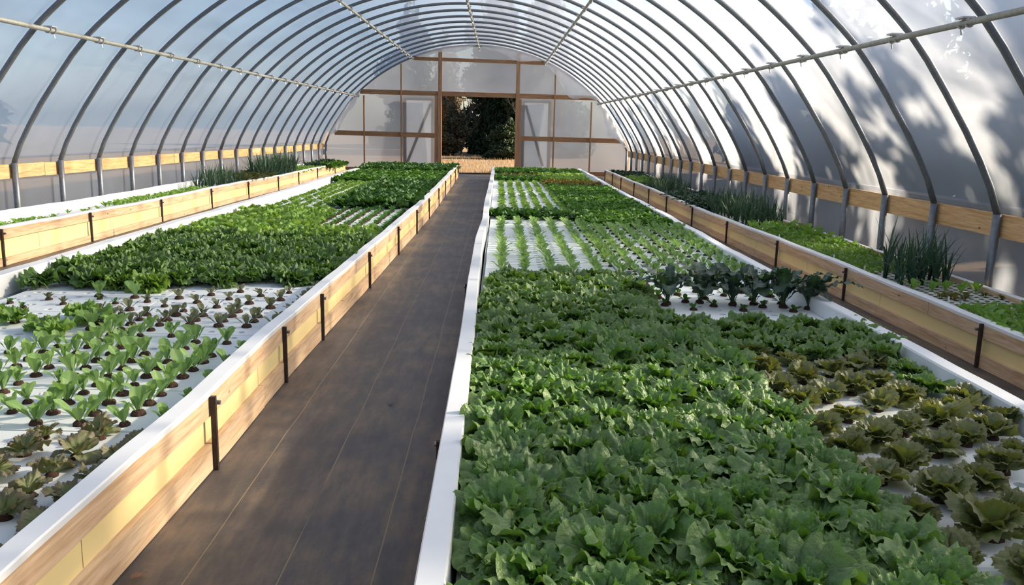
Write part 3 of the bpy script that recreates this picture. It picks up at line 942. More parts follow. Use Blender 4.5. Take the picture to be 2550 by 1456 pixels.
def blades(name, mat, seed, n=7, L=(0.30, 0.48), w=0.016, spread=0.28, nv=12):
    g = np.random.default_rng(seed)
    lf = Leafy()
    for i in range(n):
        l = g.uniform(*L)
        v = np.linspace(0, 1, nv + 1); u = np.array([-1.0, 0.0, 1.0])
        V, U = np.meshgrid(v, u, indexing='ij')
        ww = w * g.uniform(0.7, 1.2) / 2 * (1 - V ** 2.5) + 0.0006
        th0 = abs(g.normal(0, spread)) * 0.7
        kap = g.uniform(0.0, 0.7) if g.random() < 0.8 else g.uniform(1.2, 2.4)
        r, z, th = spine(V * l, th0, kap, l)
        off = 0.5 * ww * np.abs(U)
        place_leaf(lf, r - off * np.cos(th), U * ww, z + off * np.sin(th), V, g.uniform(0, 6.28), g.uniform(0, 0.012), 0.0)
    return lf.mesh(name, mat)


def plug_mesh(seed, r=0.030, h=0.016):
    g = random.Random(seed)
    b = MB()
    n = 14
    v = [(0, 0, h)]
    for k, (rr, zz) in enumerate(((0.45, 0.92), (0.8, 0.62), (1.0, 0.1), (0.97, -1.0))):
        for i in range(n):
            a = 2 * math.pi * i / n
            q = r * rr * g.uniform(0.9, 1.08)
            v.append((q * math.cos(a), q * math.sin(a), h * zz * g.uniform(0.7, 1.25)))
    f = [(0, 1 + i, 1 + (i + 1) % n) for i in range(n)]
    for k in range(3):
        f += [(1 + k * n + i, 1 + (k + 1) * n + i, 1 + (k + 1) * n + (i + 1) % n, 1 + k * n + (i + 1) % n) for i in range(n)]
    return b.add(v, f).mesh('growing_plug', M['plug'], True)


PLUGS = [plug_mesh(i) for i in range(4)]


class Kind:
    """a kind of plant: mesh variants, and the parts that go with them [(name, meshes)]. With parts the thing is an Empty at the
    plant's foot that carries its leaves and the other parts"""
    def __init__(s, name, cat, meshes, kids=(), main='leaves'):
        s.name, s.cat, s.meshes, s.kids, s.main = name, cat, meshes, kids, main

    def put(s, x, y, z, sc, label, group, kids=True, tilt=0.0):
        i = rnd.randrange(len(s.meshes))
        split = kids and s.kids
        o = link(s.name, None if split else s.meshes[i], None, (x, y, z), rnd.uniform(0, 6.283), sc)
        if tilt: o.rotation_euler = (rnd.uniform(-tilt, tilt), rnd.uniform(-tilt, tilt), o.rotation_euler[2])
        tag(o, label, s.cat, group)
        if split:
            o.empty_display_size = 0.05
            link(s.main, s.meshes[i], o)
            for nm, ms in s.kids:
                link(nm, ms[i % len(ms)], o)
        return o


NEAR = dict(ns=14, na=72)
lettuce = Kind('green_lettuce', 'lettuce', [head('outer_leaves', M['lettuce'], 10 + i, 11, (0.185, 0.145), (0.85, 0.40), (1.35, 1.5), 1.30, ruf=0.017, fr=7.0, teeth=0.085, cup=0.35, frill=0.72, **NEAR) for i in range(7)],
               [('heart', [head('heart', M['lettuce_heart'], 40 + i, 9, (0.145, 0.085), (0.36, 0.04), (1.3, 0.7), 1.25, ruf=0.016, fr=7, teeth=0.085, lo=0.01, ns=13, na=64, frill=0.8, cup=0.5) for i in range(7)])], 'outer_leaves')
lettuce_mid = Kind('green_lettuce', 'lettuce', [head('green_lettuce', M['lettuce'], 60 + i, 14, (0.185, 0.10), (0.80, 0.06), (1.15, 0.9), 1.3, 11, 56, ruf=0.017, fr=7, teeth=0.085, frill=0.75, cup=0.4) for i in range(5)])
curly = Kind('curly_lettuce', 'lettuce', [head('curly_lettuce', M['curly'], 80 + i, 15, (0.175, 0.095), (0.85, 0.06), (1.1, 0.8), 1.3, 10, 48, ruf=0.018, fr=8.5, teeth=0.12, frill=0.85, cup=0.4) for i in range(6)])
curly_gold = Kind('curly_lettuce', 'lettuce', [head('curly_lettuce', M['lettuce_yellow'], 90 + i, 18, (0.175, 0.10), (0.95, 0.05), (1.1, 0.7), 1.35, 11, 52, ruf=0.018, fr=8.5, teeth=0.12, frill=0.85, cup=0.5) for i in range(2)])
curly_small = Kind('curly_lettuce', 'lettuce', [head('curly_lettuce', M['curly_light'], 100 + i, 8, (0.13, 0.09), (0.9, 0.4), (1.1, 0.7), 1.1, 9, 40, ruf=0.018, fr=8, teeth=0.16, frill=0.8) for i in range(4)], [('growing_plug', PLUGS)])
purple = Kind('purple_lettuce', 'lettuce', [head('purple_lettuce', M['purple'], 110 + i, 6, (0.120, 0.085), (0.85, 0.30), (1.0, 0.8), 1.0, 10, 44, ruf=0.016, fr=6, teeth=0.13, jit=0.25, frill=0.6, cup=0.4) for i in range(6)], [('growing_plug', PLUGS)])
bronze = Kind('bronze_lettuce', 'lettuce', [head('bronze_lettuce', M['red'], 120 + i, 10, (0.125, 0.085), (0.85, 0.08), (0.95, 0.6), 1.35, 11, 48, ruf=0.015, fr=6.0, teeth=0.12, jit=0.2, cup=0.5, frill=0.6) for i in range(7)], [('growing_plug', PLUGS)])
romaine = Kind('romaine_seedling', 'seedling', [rosette('leaves', M['romaine'], 130 + i, 6, (0.145, 0.10), 0.40, (0.55, 0.08), (0.45, 0.0)) for i in range(8)], [('growing_plug', PLUGS)])
romaine_far = Kind('romaine_plant', 'lettuce', [rosette('romaine_plant', M['romaine'], 140 + i, 8, (0.165, 0.10), 0.46, (0.72, 0.08), (0.5, 0.1), 7, 4) for i in range(6)], [('growing_plug', PLUGS)])
darkseed = Kind('dark_seedling', 'seedling', [rosette('dark_seedling', M['romaine_red'], 150 + i, 6, (0.085, 0.055), 0.46, (0.65, 0.08), (0.4, 0.0)) for i in range(6)], [('growing_plug', PLUGS)])
kale = Kind('kale_plant', 'kale', [rosette('kale_plant', M['kale'], 160 + i, 11, (0.44, 0.30), 0.24, (0.42, 0.06), (2.0, 1.0), 20, 8, pet=0.08, fold=0.10, wav=0.18, wf=6, peak=0.55) for i in range(4)], [('growing_plug', PLUGS)])
far_dark = Kind('leafy_green', 'greens', [head('leafy_green', M['darkgreens'], 170 + i, 12, (0.19, 0.12), (1.0, 0.1), (0.8, 0.4), 1.1, 4, 14, ruf=0.022, fr=8) for i in range(4)])
far_mid = Kind('salad_green', 'greens', [head('salad_green', M['greens'], 180 + i, 12, (0.17, 0.11), (1.0, 0.1), (0.8, 0.4), 1.0, 4, 12, ruf=0.02, fr=7) for i in range(4)])
far_light = Kind('young_lettuce', 'lettuce', [head('young_lettuce', M['curly_light'], 190 + i, 9, (0.125, 0.08), (0.95, 0.1), (0.7, 0.3), 0.95, 5, 16, ruf=0.016, fr=8) for i in range(4)])
far_brown = Kind('bronze_green', 'greens', [head('bronze_green', M['brown'], 200 + i, 10, (0.15, 0.10), (1.0, 0.1), (0.8, 0.4), 1.0, 4, 14, ruf=0.018, fr=8) for i in range(3)])
stripe = Kind('stripe_lettuce', 'lettuce', [head('stripe_lettuce', M['curly_light'], 205 + i, 8, (0.115, 0.08), (0.8, 0.1), (0.7, 0.3), 0.9, 5, 14, ruf=0.014, fr=8) for i in range(4)])
tiny = Kind('small_seedling', 'seedling', [rosette('small_seedling', M['greens'], 210 + i, 6, (0.075, 0.045), 0.5, (0.9, 0.1), (0.6, 0.0), 6, 4) for i in range(5)], [('growing_plug', PLUGS)])
tray_seed = Kind('lettuce_seedling', 'seedling', [rosette('lettuce_seedling', M['seedling'], 220 + i, 6, (0.105, 0.05), 0.46, (0.7, 0.05), (0.4, 0.0), 7, 4, pet=0.10) for i in range(6)])
onion_seed = Kind('salad_seedling', 'seedling', tray_seed.meshes)
tray_mid = Kind('herb_seedling', 'seedling', [rosette('herb_seedling', M['seedling_mid'], 230 + i, 11, (0.085, 0.045), 0.42, (1.0, 0.05), (0.5, 0.0), 5, 4) for i in range(5)])
tray_red = Kind('bronze_seedling', 'seedling', [rosette('bronze_seedling', M['seedling_red'], 240 + i, 7, (0.07, 0.045), 0.6, (0.9, 0.1), (0.5, 0.0), 6, 4) for i in range(4)])
leek = Kind('leek_plant', 'leek', [blades('leek_plant', M['leek'], 250 + i, 7, (0.28, 0.52), 0.022, 0.22) for i in range(6)])
onion = Kind('onion_plant', 'onion', [blades('onion_plant', M['leek'], 260 + i, 13, (0.25, 0.46), 0.012, 0.5) for i in range(5)])
chard = Kind('chard_plant', 'chard', [rosette('chard_plant', M['chard'], 270 + i, 11, (0.27, 0.16), 0.5, (0.85, 0.1), (0.9, 0.4), 9, 6, pet=0.1, wav=0.14, wf=3, peak=0.6, rib=False) for i in range(4)])
bushy = Kind('bushy_green', 'greens', [rosette('bushy_green', M['kale'], 280 + i, 14, (0.26, 0.16), 0.42, (0.95, 0.1), (1.0, 0.5), 9, 6, pet=0.12, wav=0.16, wf=4, peak=0.55) for i in range(4)])


def hexgrid(xs, y0, y1, keep=lambda x, y: True, dy=2 * ROW):
    """staggered planting: every second hole; returns [(row, n, x, y)] with rows from the front and plants in order of xs"""
    out = []
    row = 0
    y = y0
    while y <= y1 + 1e-6:
        row += 1
        n = 0
        for i, x in enumerate(xs):
            if (i + row) % 2: continue
            if keep(x, y):
                n += 1
                out.append((row, n, x, y))
        y += dy / 2
    return out


J = lambda s: rnd.uniform(-s, s)

# ---- dense green lettuce beside the aisle (near block)
A_COLS = [0.02, 0.15, 0.33, 0.52, 0.71, 0.90, 1.09, 1.27]
for row, n, x, y in hexgrid(A_COLS, 1.95, 7.55, lambda x, y: x < lerp(1.40, 1.3, (y - 2) / 3) and (y < 5.4 or x < 1.2)):
    k = lettuce if y < 5.2 else lettuce_mid
    size = interp(y, [(2, 1.08), (4, 1.0), (7.5, 0.90)])
    k.put(x + J(0.03), y + J(0.03), RAFT_Z + 0.005, size * rnd.uniform(0.88, 1.12), f'ruffled green lettuce, aisle block, {ordw(row)} row from the front, {ordw(n)} from the liner', 'green lettuces of the aisle block', tilt=0.12)
# ---- the cross band of green lettuce behind the bronze ones
B_COLS = [1.30, 1.49, 1.68, 1.87, 2.06, 2.25, 2.40]
for row, n, x, y in hexgrid(B_COLS, 4.92, 5.75, lambda x, y: True):
    k = lettuce_mid
    k.put(x + J(0.025), y + J(0.025), RAFT_Z + 0.005, rnd.uniform(0.82, 1.0), f'green lettuce before the dark kale, {ordw(row)} row back, {ordw(n)} from the dense block', 'green lettuces of the cross band', tilt=0.1)

# ---- bronze lettuces on white rafts
BRONZE = [(1.47, 4.30), (1.67, 4.49), (1.49, 4.61), (1.71, 4.78), (1.5, 4.05), (1.68, 4.14), (1.88, 4.61), (1.86, 4.28), (2.05, 4.41), (1.48, 3.7), (1.67, 3.84), (1.89, 4.03), (2.07, 4.15), (2.3, 4.61), (2.23, 4.3), (1.49, 3.41), (1.67, 3.55), (1.84, 3.67), (2.06, 3.83), (2.25, 3.98), (2.38, 4.11), (1.87, 3.42), (2.07, 3.56), (2.23, 3.66), (2.36, 3.82), (1.5, 3.13), (1.66, 3.28), (1.38, 3.0), (1.67, 2.97), (1.87, 3.1), (2.06, 3.26), (1.46, 2.8), (2.2, 3.41), (1.45, 2.5), (1.68, 2.68), (1.86, 2.82), (2.05, 2.96), (2.22, 3.08), (2.06, 4.72), (1.3, 4.86), (1.52, 4.88), (2.2, 4.83), (1.38, 2.25), (1.66, 2.38), (2.05, 2.66), (2.33, 3.3)]
GREENISH = {(2.23, 4.3): 1, (2.3, 4.61): 1}
rows = {}
for p in BRONZE: rows.setdefault(round((p[1] - 2.2) / 0.145), []).append(p)
for ri, rk in enumerate(sorted(rows)):
    for ni, p in enumerate(sorted(rows[rk])):
        k = lettuce_mid if p in GREENISH else bronze
        lb = f'bronze green lettuce, {ordw(ri + 1)} row from the front, {ordw(ni + 1)} from the dense block'
        if p in GREENISH: lb = f'bright green lettuce among the bronze ones, {"before" if p[1] < 4.5 else "beside"} the liner edge of the leek bed aisle'
        sc = rnd.uniform(0.82, 1.08) * (0.85 if p in GREENISH else 1) * (1.25 if p in ((2.06, 3.83), (1.68, 2.68), (1.88, 4.03)) else 1)
        k.put(p[0] + J(0.01), p[1] + J(0.01), RAFT_Z + 0.008, sc, lb, 'bronze lettuces on the rafts', tilt=0.15)

# ---- kale row
for i, (x, y) in enumerate(((1.33, 6.55), (1.60, 6.62), (1.84, 6.55), (2.02, 6.60), (2.22, 6.50), (2.40, 6.45))):
    kale.put(x, y, RAFT_Z + 0.01, rnd.uniform(1.0, 1.2), f'dark blue-green kale plant with arching leaves, {ordw(i + 1)} in the row from the dense lettuces', 'kale row', tilt=0.08)
# ---- small seedlings behind the kale
for row, n, x, y in hexgrid([1.30, 1.49, 1.68, 1.87, 2.06, 2.25], 6.35, 7.5, lambda x, y: True, 2 * ROW):
    tiny.put(x, y, RAFT_Z + 0.006, rnd.uniform(0.8, 1.35), f'small curly seedling behind the kale, {ordw(row)} row back, {ordw(n)} from the dense block', 'small seedlings behind the kale')
# ---- romaine behind, on the leek side
for row, n, x, y in hexgrid([1.11, 1.30, 1.49, 1.68, 1.87, 2.06, 2.25, 2.38], 7.62, 11.6, lambda x, y: x > 1.2 or y > 8.2):
    romaine_far.put(x + J(0.012), y + J(0.012), RAFT_Z + 0.006, rnd.uniform(0.78, 1.05) * interp(y, [(7.5, 0.85), (10, 1.0), (11.6, 1.1)]), f'light green romaine behind the kale seedlings, {ordw(row)} row back, {ordw(n)} toward the leek bed', 'romaine on the leek bed side')
# ---- romaine lines beside the aisle
for c in range(6):
    x = 0.05 + 0.225 * c
    for j in range(29):
        y = 7.95 + 0.155 * j + J(0.012)
        romaine_far.put(x + J(0.015), y, RAFT_Z + 0.006, rnd.uniform(0.62, 0.8), f'pale romaine in the {ordw(c + 1)} line from the aisle, {ordw(j + 1)} plant back', 'pale romaine lines by the aisle', kids=False)
# ---- dark row across
for row, n, x, y in hexgrid([-0.02 + 0.17 * i for i in range(8)], 12.55, 13.15, lambda x, y: True, 0.30):
    far_dark.put(x + J(0.02), y + J(0.02), RAFT_Z, rnd.uniform(0.8, 1.0), 'dark green head in the short cross row between romaine and striped rafts', 'dark cross row by the aisle')
# ---- mid green block on the leek side
for row, n, x, y in hexgrid([1.22, 1.41, 1.60, 1.79, 1.98, 2.17, 2.36], 11.75, 19.3, lambda x, y: True, 0.32):
    far_mid.put(x + J(0.03), y + J(0.03), RAFT_Z, rnd.uniform(0.75, 0.98), 'bushy mid green salad plant in the long block beside the striped rafts', 'mid green block on the leek bed side')
# ---- striped rafts
for c in range(6):
    x = 0.07 + 0.20 * c
    for j in range(42):
        y = 13.75 + 0.175 * j
        if 17.35 < y < 17.75 : continue
        stripe.put(x + J(0.012), y + J(0.02), RAFT_Z, rnd.uniform(0.58, 0.76), f'light green young lettuce in the {ordw(c + 1)} stripe from the aisle on white rafts', f'{ordw(c + 1)} stripe of young lettuces')
# ---- bronze band and far blocks
for row, n, x, y in hexgrid([1.15 + 0.2 * i for i in range(7)], 19.7, 21.3, lambda x, y: True, 0.36):
    far_brown.put(x + J(0.03), y + J(0.03), RAFT_Z, rnd.uniform(0.8, 1.0), 'bronze yellow leafy plant in the band behind the mid green block', 'bronze band on the leek bed side')
for row, n, x, y in hexgrid([0.0 + 0.2 * i for i in range(6)], 21.4, 22.6, lambda x, y: True, 0.4):
    far_mid.put(x + J(0.03), y + J(0.03), RAFT_Z, rnd.uniform(0.85, 1.05), 'green salad plant behind the striped rafts by the aisle', 'green rows behind the stripes')
for row, n, x, y in hexgrid([0.0 + 0.2 * i for i in range(6)], 23.0, 23.8, lambda x, y: True, 0.4):
    far_brown.put(x + J(0.03), y + J(0.03), RAFT_Z, rnd.uniform(0.75, 0.9), 'bronze leafy plant in the thin far band by the aisle', 'thin bronze band by the aisle')
for row, n, x, y in hexgrid([0.0 + 0.2 * i for i in range(12)], 24.2, 26.3, lambda x, y: True, 0.44):
    far_mid.put(x + J(0.04), y + J(0.04), RAFT_Z, rnd.uniform(1.0, 1.25), 'tall green salad plant in the last block before the doorway wall, dense lettuce bed', 'last block of the dense lettuce bed')
for row, n, x, y in hexgrid([1.2 + 0.2 * i for i in range(6)], 21.6, 23.9, lambda x, y: True, 0.44):
    far_light.put(x + J(0.04), y + J(0.04), RAFT_Z, rnd.uniform(1.2, 1.5), 'light green lettuce behind the bronze band near the doorway wall', 'light block behind the bronze band')

# ---- romaine seedling bed: purple lettuces in front
for i, (x, y) in enumerate(RED_FRONT):
    c = 'beside the timber edge' if x > -1.55 else ('one step in from the timber edge' if x > -1.75 else ('two steps in from the timber edge' if x > -1.95 else 'three steps in from the timber edge'))
    r_ = sum(1 for q in RED_FRONT if abs(q[0] - x) < 0.09 and q[1] < y) + 1
    purple.put(x, y, RAFT_Z + 0.006, rnd.uniform(0.70, 1.0), f'purple tinged lettuce {c}, {ordw(r_)} from the front', 'purple lettuces in front', tilt=0.15)
# ---- romaine seedlings
for j in range(0, 13):
    y = LY0 + 0.073 + ROW * j + 0.0
    n = 0
    for x in COLS_L:
        if x > -1.5 and j % 2: continue
        lim = -2.95 if j < 9 else -2.72
        if x < lim or (j >= 11 and x > -2.0) or rnd.random() < (0.05 if j < 9 else 0.25): continue
        n += 1
        romaine.put(x + J(0.008), y + J(0.008), RAFT_Z + 0.006, rnd.uniform(0.75, 1.15) * (1.0 if x < -1.5 else 0.95), f'bright green romaine seedling, {ordw(j + 1)} row behind the purple lettuces, {ordw(n)} from the timber edge', 'romaine seedlings', tilt=0.12)
# ---- dark seedlings
for j in range(13, 23):
    y = LY0 + 0.073 + ROW * j
    n = 0
    for i, x in enumerate(COLS_L):
        if (i + j) % 2 and j > 14 and rnd.random() < 0.75: continue
        if x < -2.65 or y > interp(x, [(-2.6, 6.55), (-1.4, 6.9)]): continue
        n += 1
        darkseed.put(x + J(0.006), y + J(0.006), RAFT_Z + 0.006, rnd.uniform(0.8, 1.25), f'small dark seedling before the curly block, {ordw(j - 12)} row back, {ordw(n)} from the timber edge', 'dark seedlings')
# ---- sparse seedlings and small curly lettuces away from the aisle
for i, (x, y) in enumerate(((-2.95, 6.35), (-3.3, 6.3), (-3.5, 6.15), (-3.12, 6.15), (-2.77, 6.2), (-2.76, 5.95), (-3.33, 6.0), (-3.52, 5.85))):
    (darkseed if i % 2 else tiny).put(x, y, RAFT_Z + 0.006, rnd.uniform(0.7, 1.0), f'tiny sprout in a mostly empty raft, {ordw(i + 1)} counting away from the dark seedlings', 'sprouts in the mostly empty raft')
for i, (x, y) in enumerate(((-3.0, 6.45), (-2.72, 6.42))):
    romaine.put(x, y, RAFT_Z + 0.006, 1.1, f'open leafy romaine in front of the curly lettuces, {"farther from" if i == 0 else "nearer to"} the yellow-green head', 'open romaines')
for i, (x, y) in enumerate(((-3.38, 5.72), (-3.14, 5.55), (-2.77, 5.72), (-2.62, 5.55), (-3.33, 5.28), (-3.18, 5.12), (-2.85, 5.35), (-2.70, 5.22), (-3.50, 5.42), (-3.3, 4.85))):
    curly_small.put(x, y, RAFT_Z + 0.006, rnd.uniform(0.85, 1.15), f'small curly lettuce beyond the romaine, {ordw(i + 1)} from the dense curly block going forward', 'small curly lettuces')
# ---- dense curly block
D_COLS = [-1.50 - 0.19 * i for i in range(12)]
for row, n, x, y in hexgrid(D_COLS, 6.80, 9.6, lambda x, y: y > interp(x, [(-3.7, 6.75), (-2.7, 6.85), (-1.5, 7.08)])):
    curly.put(x + J(0.03), y + J(0.03), RAFT_Z + 0.004, rnd.uniform(0.92, 1.22), f'curly green lettuce, cross block, {ordw(row)} row back, {ordw(n)} from the aisle', 'curly lettuces of the cross block', tilt=0.12)
for i, (x, y) in enumerate(((-2.72, 6.72), (-2.98, 6.80))):
    curly_gold.put(x, y, RAFT_Z + 0.004, (1.12, 0.9)[i], ('bright yellow-green curly lettuce head bulging out before the dark block', 'smaller yellow-green curly head behind the bulging bright one')[i], 'yellow-green curly heads')
# ---- looser light block behind, away from the aisle
for row, n, x, y in hexgrid([-2.45 - 0.19 * i for i in range(7)], 9.75, 13.0, lambda x, y: True):
    far_light.put(x + J(0.02), y + J(0.02), RAFT_Z, rnd.uniform(1.0, 1.4), f'light green young lettuce behind the curly block, {ordw(row)} row back', f'young lettuces behind the curly block, {ordw(row)} row')
# ---- thin seedling lines near the aisle
for c in range(6):
    x = -1.45 - 0.18 * c
    for j in range(20):
        y = 10.6 + 0.15 * j
        tiny.put(x + J(0.01), y + J(0.012), RAFT_Z + 0.005, rnd.uniform(0.9, 1.4), f'small green seedling in the {ordw(c + 1)} thin line from the timber edge, {ordw(j + 1)} back', 'thin seedling lines')
for row, n, x, y in hexgrid([-1.50 - 0.19 * i for i in range(5)], 9.75, 10.5, lambda x, y: True):
    far_light.put(x + J(0.02), y + J(0.02), RAFT_Z, rnd.uniform(1.1, 1.4), 'light green lettuce just behind the curly block near the timber edge', 'lettuces behind the curly block near the edge')
# ---- dense dark block by the aisle
for row, n, x, y in hexgrid([-1.45 - 0.2 * i for i in range(6)], 13.75, 19.4, lambda x, y: True, 0.34):
    far_dark.put(x + J(0.03), y + J(0.03), RAFT_Z, rnd.uniform(1.0, 1.25), 'dark green leafy head in the dense square block by the timber edge', 'dark square block')
# ---- light rows beyond it
for row, n, x, y in hexgrid([-2.68 - 0.205 * i for i in range(5)] + [], 13.3, 19.8, lambda x, y: True, 0.40):
    far_light.put(x + J(0.02), y + J(0.02), RAFT_Z, rnd.uniform(0.62, 0.85), 'light green young lettuce in the loose rows beyond the dark block', 'loose light rows')
for row, n, x, y in hexgrid([-1.45 - 0.2 * i for i in range(12)], 19.9, 23.6, lambda x, y: True, 0.42):
    far_mid.put(x + J(0.04), y + J(0.04), RAFT_Z, rnd.uniform(1.0, 1.2), 'green salad plant in the wide far block of the romaine bed', 'wide far block')
for row, n, x, y in hexgrid([-1.45 - 0.21 * i for i in range(12)], 24.0, 27.2, lambda x, y: True, 0.46):
    far_dark.put(x + J(0.04), y + J(0.04), RAFT_Z, rnd.uniform(1.1, 1.4), 'dark green head in the last rows before the doorway wall, romaine bed', 'last rows of the romaine bed')

# ------------------------------------------------------------------ side bed of leeks (trays, seedlings, leeks)
KZ = 0.285


def tray_mesh(w, l, nx, ny, r=0.022):
    hs = [((i + 0.5) / nx * w - w / 2, (j + 0.5) / ny * l - l / 2) for i in range(nx) for j in range(ny)]
    b = MB().box(-w / 2, w / 2, -l / 2, l / 2, -0.05, 0)
    for hx, hy in hs:
        n = 10
        b.add([(hx + r * math.cos(2 * math.pi * k / n), hy + r * math.sin(2 * math.pi * k / n), 0.002) for k in range(n)] + [(hx, hy, 0.005)], [(k, (k + 1) % n, n) for k in range(n)])
    me = b.mesh('seed_tray', M['tray'])
    me.materials.append(M['hole'])
    for p in me.polygons:
        if len(p.vertices) == 3: p.material_index = 1
    return me


tm = tray_mesh(0.76, 0.57, 9, 7)
for j in range(22):
    y = 3.6 + 0.58 * j
    if y > 16.2: break
    o = link('seed_tray', tm, None, (3.83, y, KZ))
    tag(o, f'pale foam seed tray with dark cells in the leek bed, {ordw(j + 1)} from the front', 'tray', 'seed trays')
MB().box(3.44, 4.19, 16.3, 26.8, 0.2, KZ - 0.01).build('growing_soil', M['hole'], bed_k)
CELLX = [3.83 + (i - 4) * 0.76 / 9 for i in range(9)]
k_ = 0
for j in range(60):
    y = 4.45 + 0.0829 * j
    for i, x in enumerate(CELLX):
        if y < 6.5:
            if rnd.random() < 0.22 or (y > 5.9 and i < 1): continue
            tray_seed.put(x + J(0.01), y + J(0.01), KZ, rnd.uniform(0.8, 1.35), 'bright lime green lettuce seedling in the front trays of the leek bed', 'lime green tray seedlings')
        elif 6.78 < y < 7.1 and i > 1:
            if rnd.random() < 0.3: continue
            tray_red.put(x + J(0.01), y + J(0.01), KZ, rnd.uniform(0.8, 1.2), 'bronze tray seedling between the lime seedlings and the leek clump', 'bronze tray seedlings')
for i, (x, y) in enumerate(((3.62, 7.32), (3.75, 7.25), (3.88, 7.28), (3.98, 7.2), (4.12, 7.22))):
    tray_seed.put(x, y, KZ, 1.35, f'lone lime seedling at the foot of the leek clump, {ordw(i + 1)} from the aisle', 'seedlings at the foot of the leek clump')
for i in range(24):
    x, y = 3.56 + 0.52 * ((i * 0.618) % 1), 7.42 + 0.60 * (i / 24) + J(0.03)
    leek.put(x, y, KZ, rnd.uniform(0.8, 1.22), 'tall dark green leek in the separate front clump', 'leeks of the front clump', tilt=0.05)
for j in range(34):
    y = 8.15 + 0.105 * j
    for i in range(7):
        if rnd.random() < 0.06: continue
        tray_mid.put(3.50 + 0.112 * i + J(0.02), y + J(0.02), KZ, rnd.uniform(0.9, 1.35), 'small green herb seedling in the dense trays behind the leek clump', 'herb tray seedlings')
for row, n, x, y in hexgrid([3.52 + 0.13 * i for i in range(6)], 9.95, 12.1, lambda x, y: x > lerp(3.95, 3.45, (y - 9.95) / 1.6), 0.26):
    tray_seed.put(x + J(0.03), y + J(0.03), KZ, rnd.uniform(1.2, 1.7), 'yellow green lettuce seedling just before the long leek row', 'yellow green tray seedlings')
for row, n, x, y in hexgrid([3.48 + 0.08 * i for i in range(8)], 12.1, 14.4, lambda x, y: True, 0.22):
    leek.put(x + J(0.03), y + J(0.03), KZ, rnd.uniform(0.75, 1.05), 'dark leek in the long dense leek stand', 'leeks of the long stand', kids=False)
for row, n, x, y in hexgrid([3.46 + 0.16 * i for i in range(5)], 14.4, 17.6, lambda x, y: True, 0.34):
    bushy.put(x + J(0.04), y + J(0.04), KZ - 0.01, rnd.uniform(0.85, 1.15), 'bushy dark green plant behind the long leek stand', 'bushy plants behind the leeks', kids=False)
for row, n, x, y in hexgrid([3.46 + 0.15 * i for i in range(5)], 17.8, 20.6, lambda x, y: True, 0.3):
    onion.put(x + J(0.04), y + J(0.04), KZ - 0.01, rnd.uniform(0.75, 1.05), 'onion in the far spiky clump of the leek bed', 'far onions of the leek bed')
for row, n, x, y in hexgrid([3.46 + 0.15 * i for i in range(5)], 20.8, 23.2, lambda x, y: True, 0.4):
    far_light.put(x + J(0.04), y + J(0.04), KZ - 0.01, rnd.uniform(0.9, 1.2), 'pale lettuce in the far part of the leek bed', 'far pale lettuces of the leek bed')
for row, n, x, y in hexgrid([3.46 + 0.17 * i for i in range(5)], 23.5, 26.5, lambda x, y: True, 0.4):
    bushy.put(x + J(0.04), y + J(0.04), KZ - 0.01, rnd.uniform(0.55, 0.85), 'low dark plant at the doorway end of the leek bed', 'far low plants of the leek bed', kids=False)
# plant tags
tagm = MB().box(-0.008, 0.008, -0.0012, 0.0012, -0.03, 0.055).mesh('plant_tag', M['tagw'])
inkm = MB().box(-0.004, 0.004, -0.0022, -0.0013, 0.030, 0.038).box(-0.004, 0.002, -0.0022, -0.0013, 0.042, 0.046).mesh('ink_mark', M['ink'])
for i, (x, y) in enumerate(((3.60, 5.65), (3.58, 6.45), (3.57, 6.62), (3.56, 7.45), (3.58, 7.85), (3.54, 8.15), (3.53, 8.9), (3.55, 9.6), (3.50, 10.6), (3.50, 11.3), (3.48, 12.3), (3.48, 12.7), (3.47, 13.2))):
    o = link('plant_tag', tagm, None, (x, y, KZ + 0.02), J(0.4))
    o.rotation_euler[0] = J(0.12)
    tag(o, f'white plastic plant tag at the aisle edge of the leek bed, {ordw(i + 1)} from the front', 'plant tag', 'white plant tags')
    if i == 0: link('ink_mark', inkm, o)

# ------------------------------------------------------------------ side bed of onions
OZ = lambda y: rimO(y) - 0.07
soil = MB()
soil.sweep([(-5.61, y, OZ(y)) for y in (4, 8, 12, 16, 20, 24, 27.7)], [(0, 0), (0.71, 0), (0.71, -0.05), (0, -0.05)])
soil.build('growing_board', M['raft'], bed_o)
for j in range(46):
    y = 7.6 + 0.09 * j
    for i in range(5):
        dens = 0.85 if y < 10.0 else 0.15
        if rnd.random() > dens or i < 1: continue
        onion_seed.put(-5.42 + 0.12 * i + J(0.03), y + J(0.03), OZ(y), rnd.uniform(0.6, 0.95), 'low bright seedling in the front of the sunlit onion bed', 'front seedlings of the onion bed')
for j in range(34):
    y = 11.8 + 0.105 * j
    for i in range(4):
        if rnd.random() < 0.2: continue
        onion_seed.put(-5.34 + 0.125 * i + J(0.03), y + J(0.03), OZ(y), rnd.uniform(0.7, 1.1), 'low bright seedling leading up to the onion clump', 'seedlings before the onion clump')
for row, n, x, y in hexgrid([-5.36 + 0.10 * i for i in range(5)], 15.4, 16.9, lambda x, y: True, 0.24):
    onion.put(x + J(0.03), y + J(0.03), OZ(y), rnd.uniform(0.85, 1.15), 'spiky onion in the nearer clump of the sunlit bed', 'nearer onion clump', tilt=0.1)
for row, n, x, y in hexgrid([-5.4 + 0.15 * i for i in range(4)], 16.9, 19.2, lambda x, y: True, 0.36):
    chard.put(x + J(0.04), y + J(0.04), OZ(y), rnd.uniform(0.9, 1.2), 'dark red-green chard between the two onion clumps', 'chard between the onions')
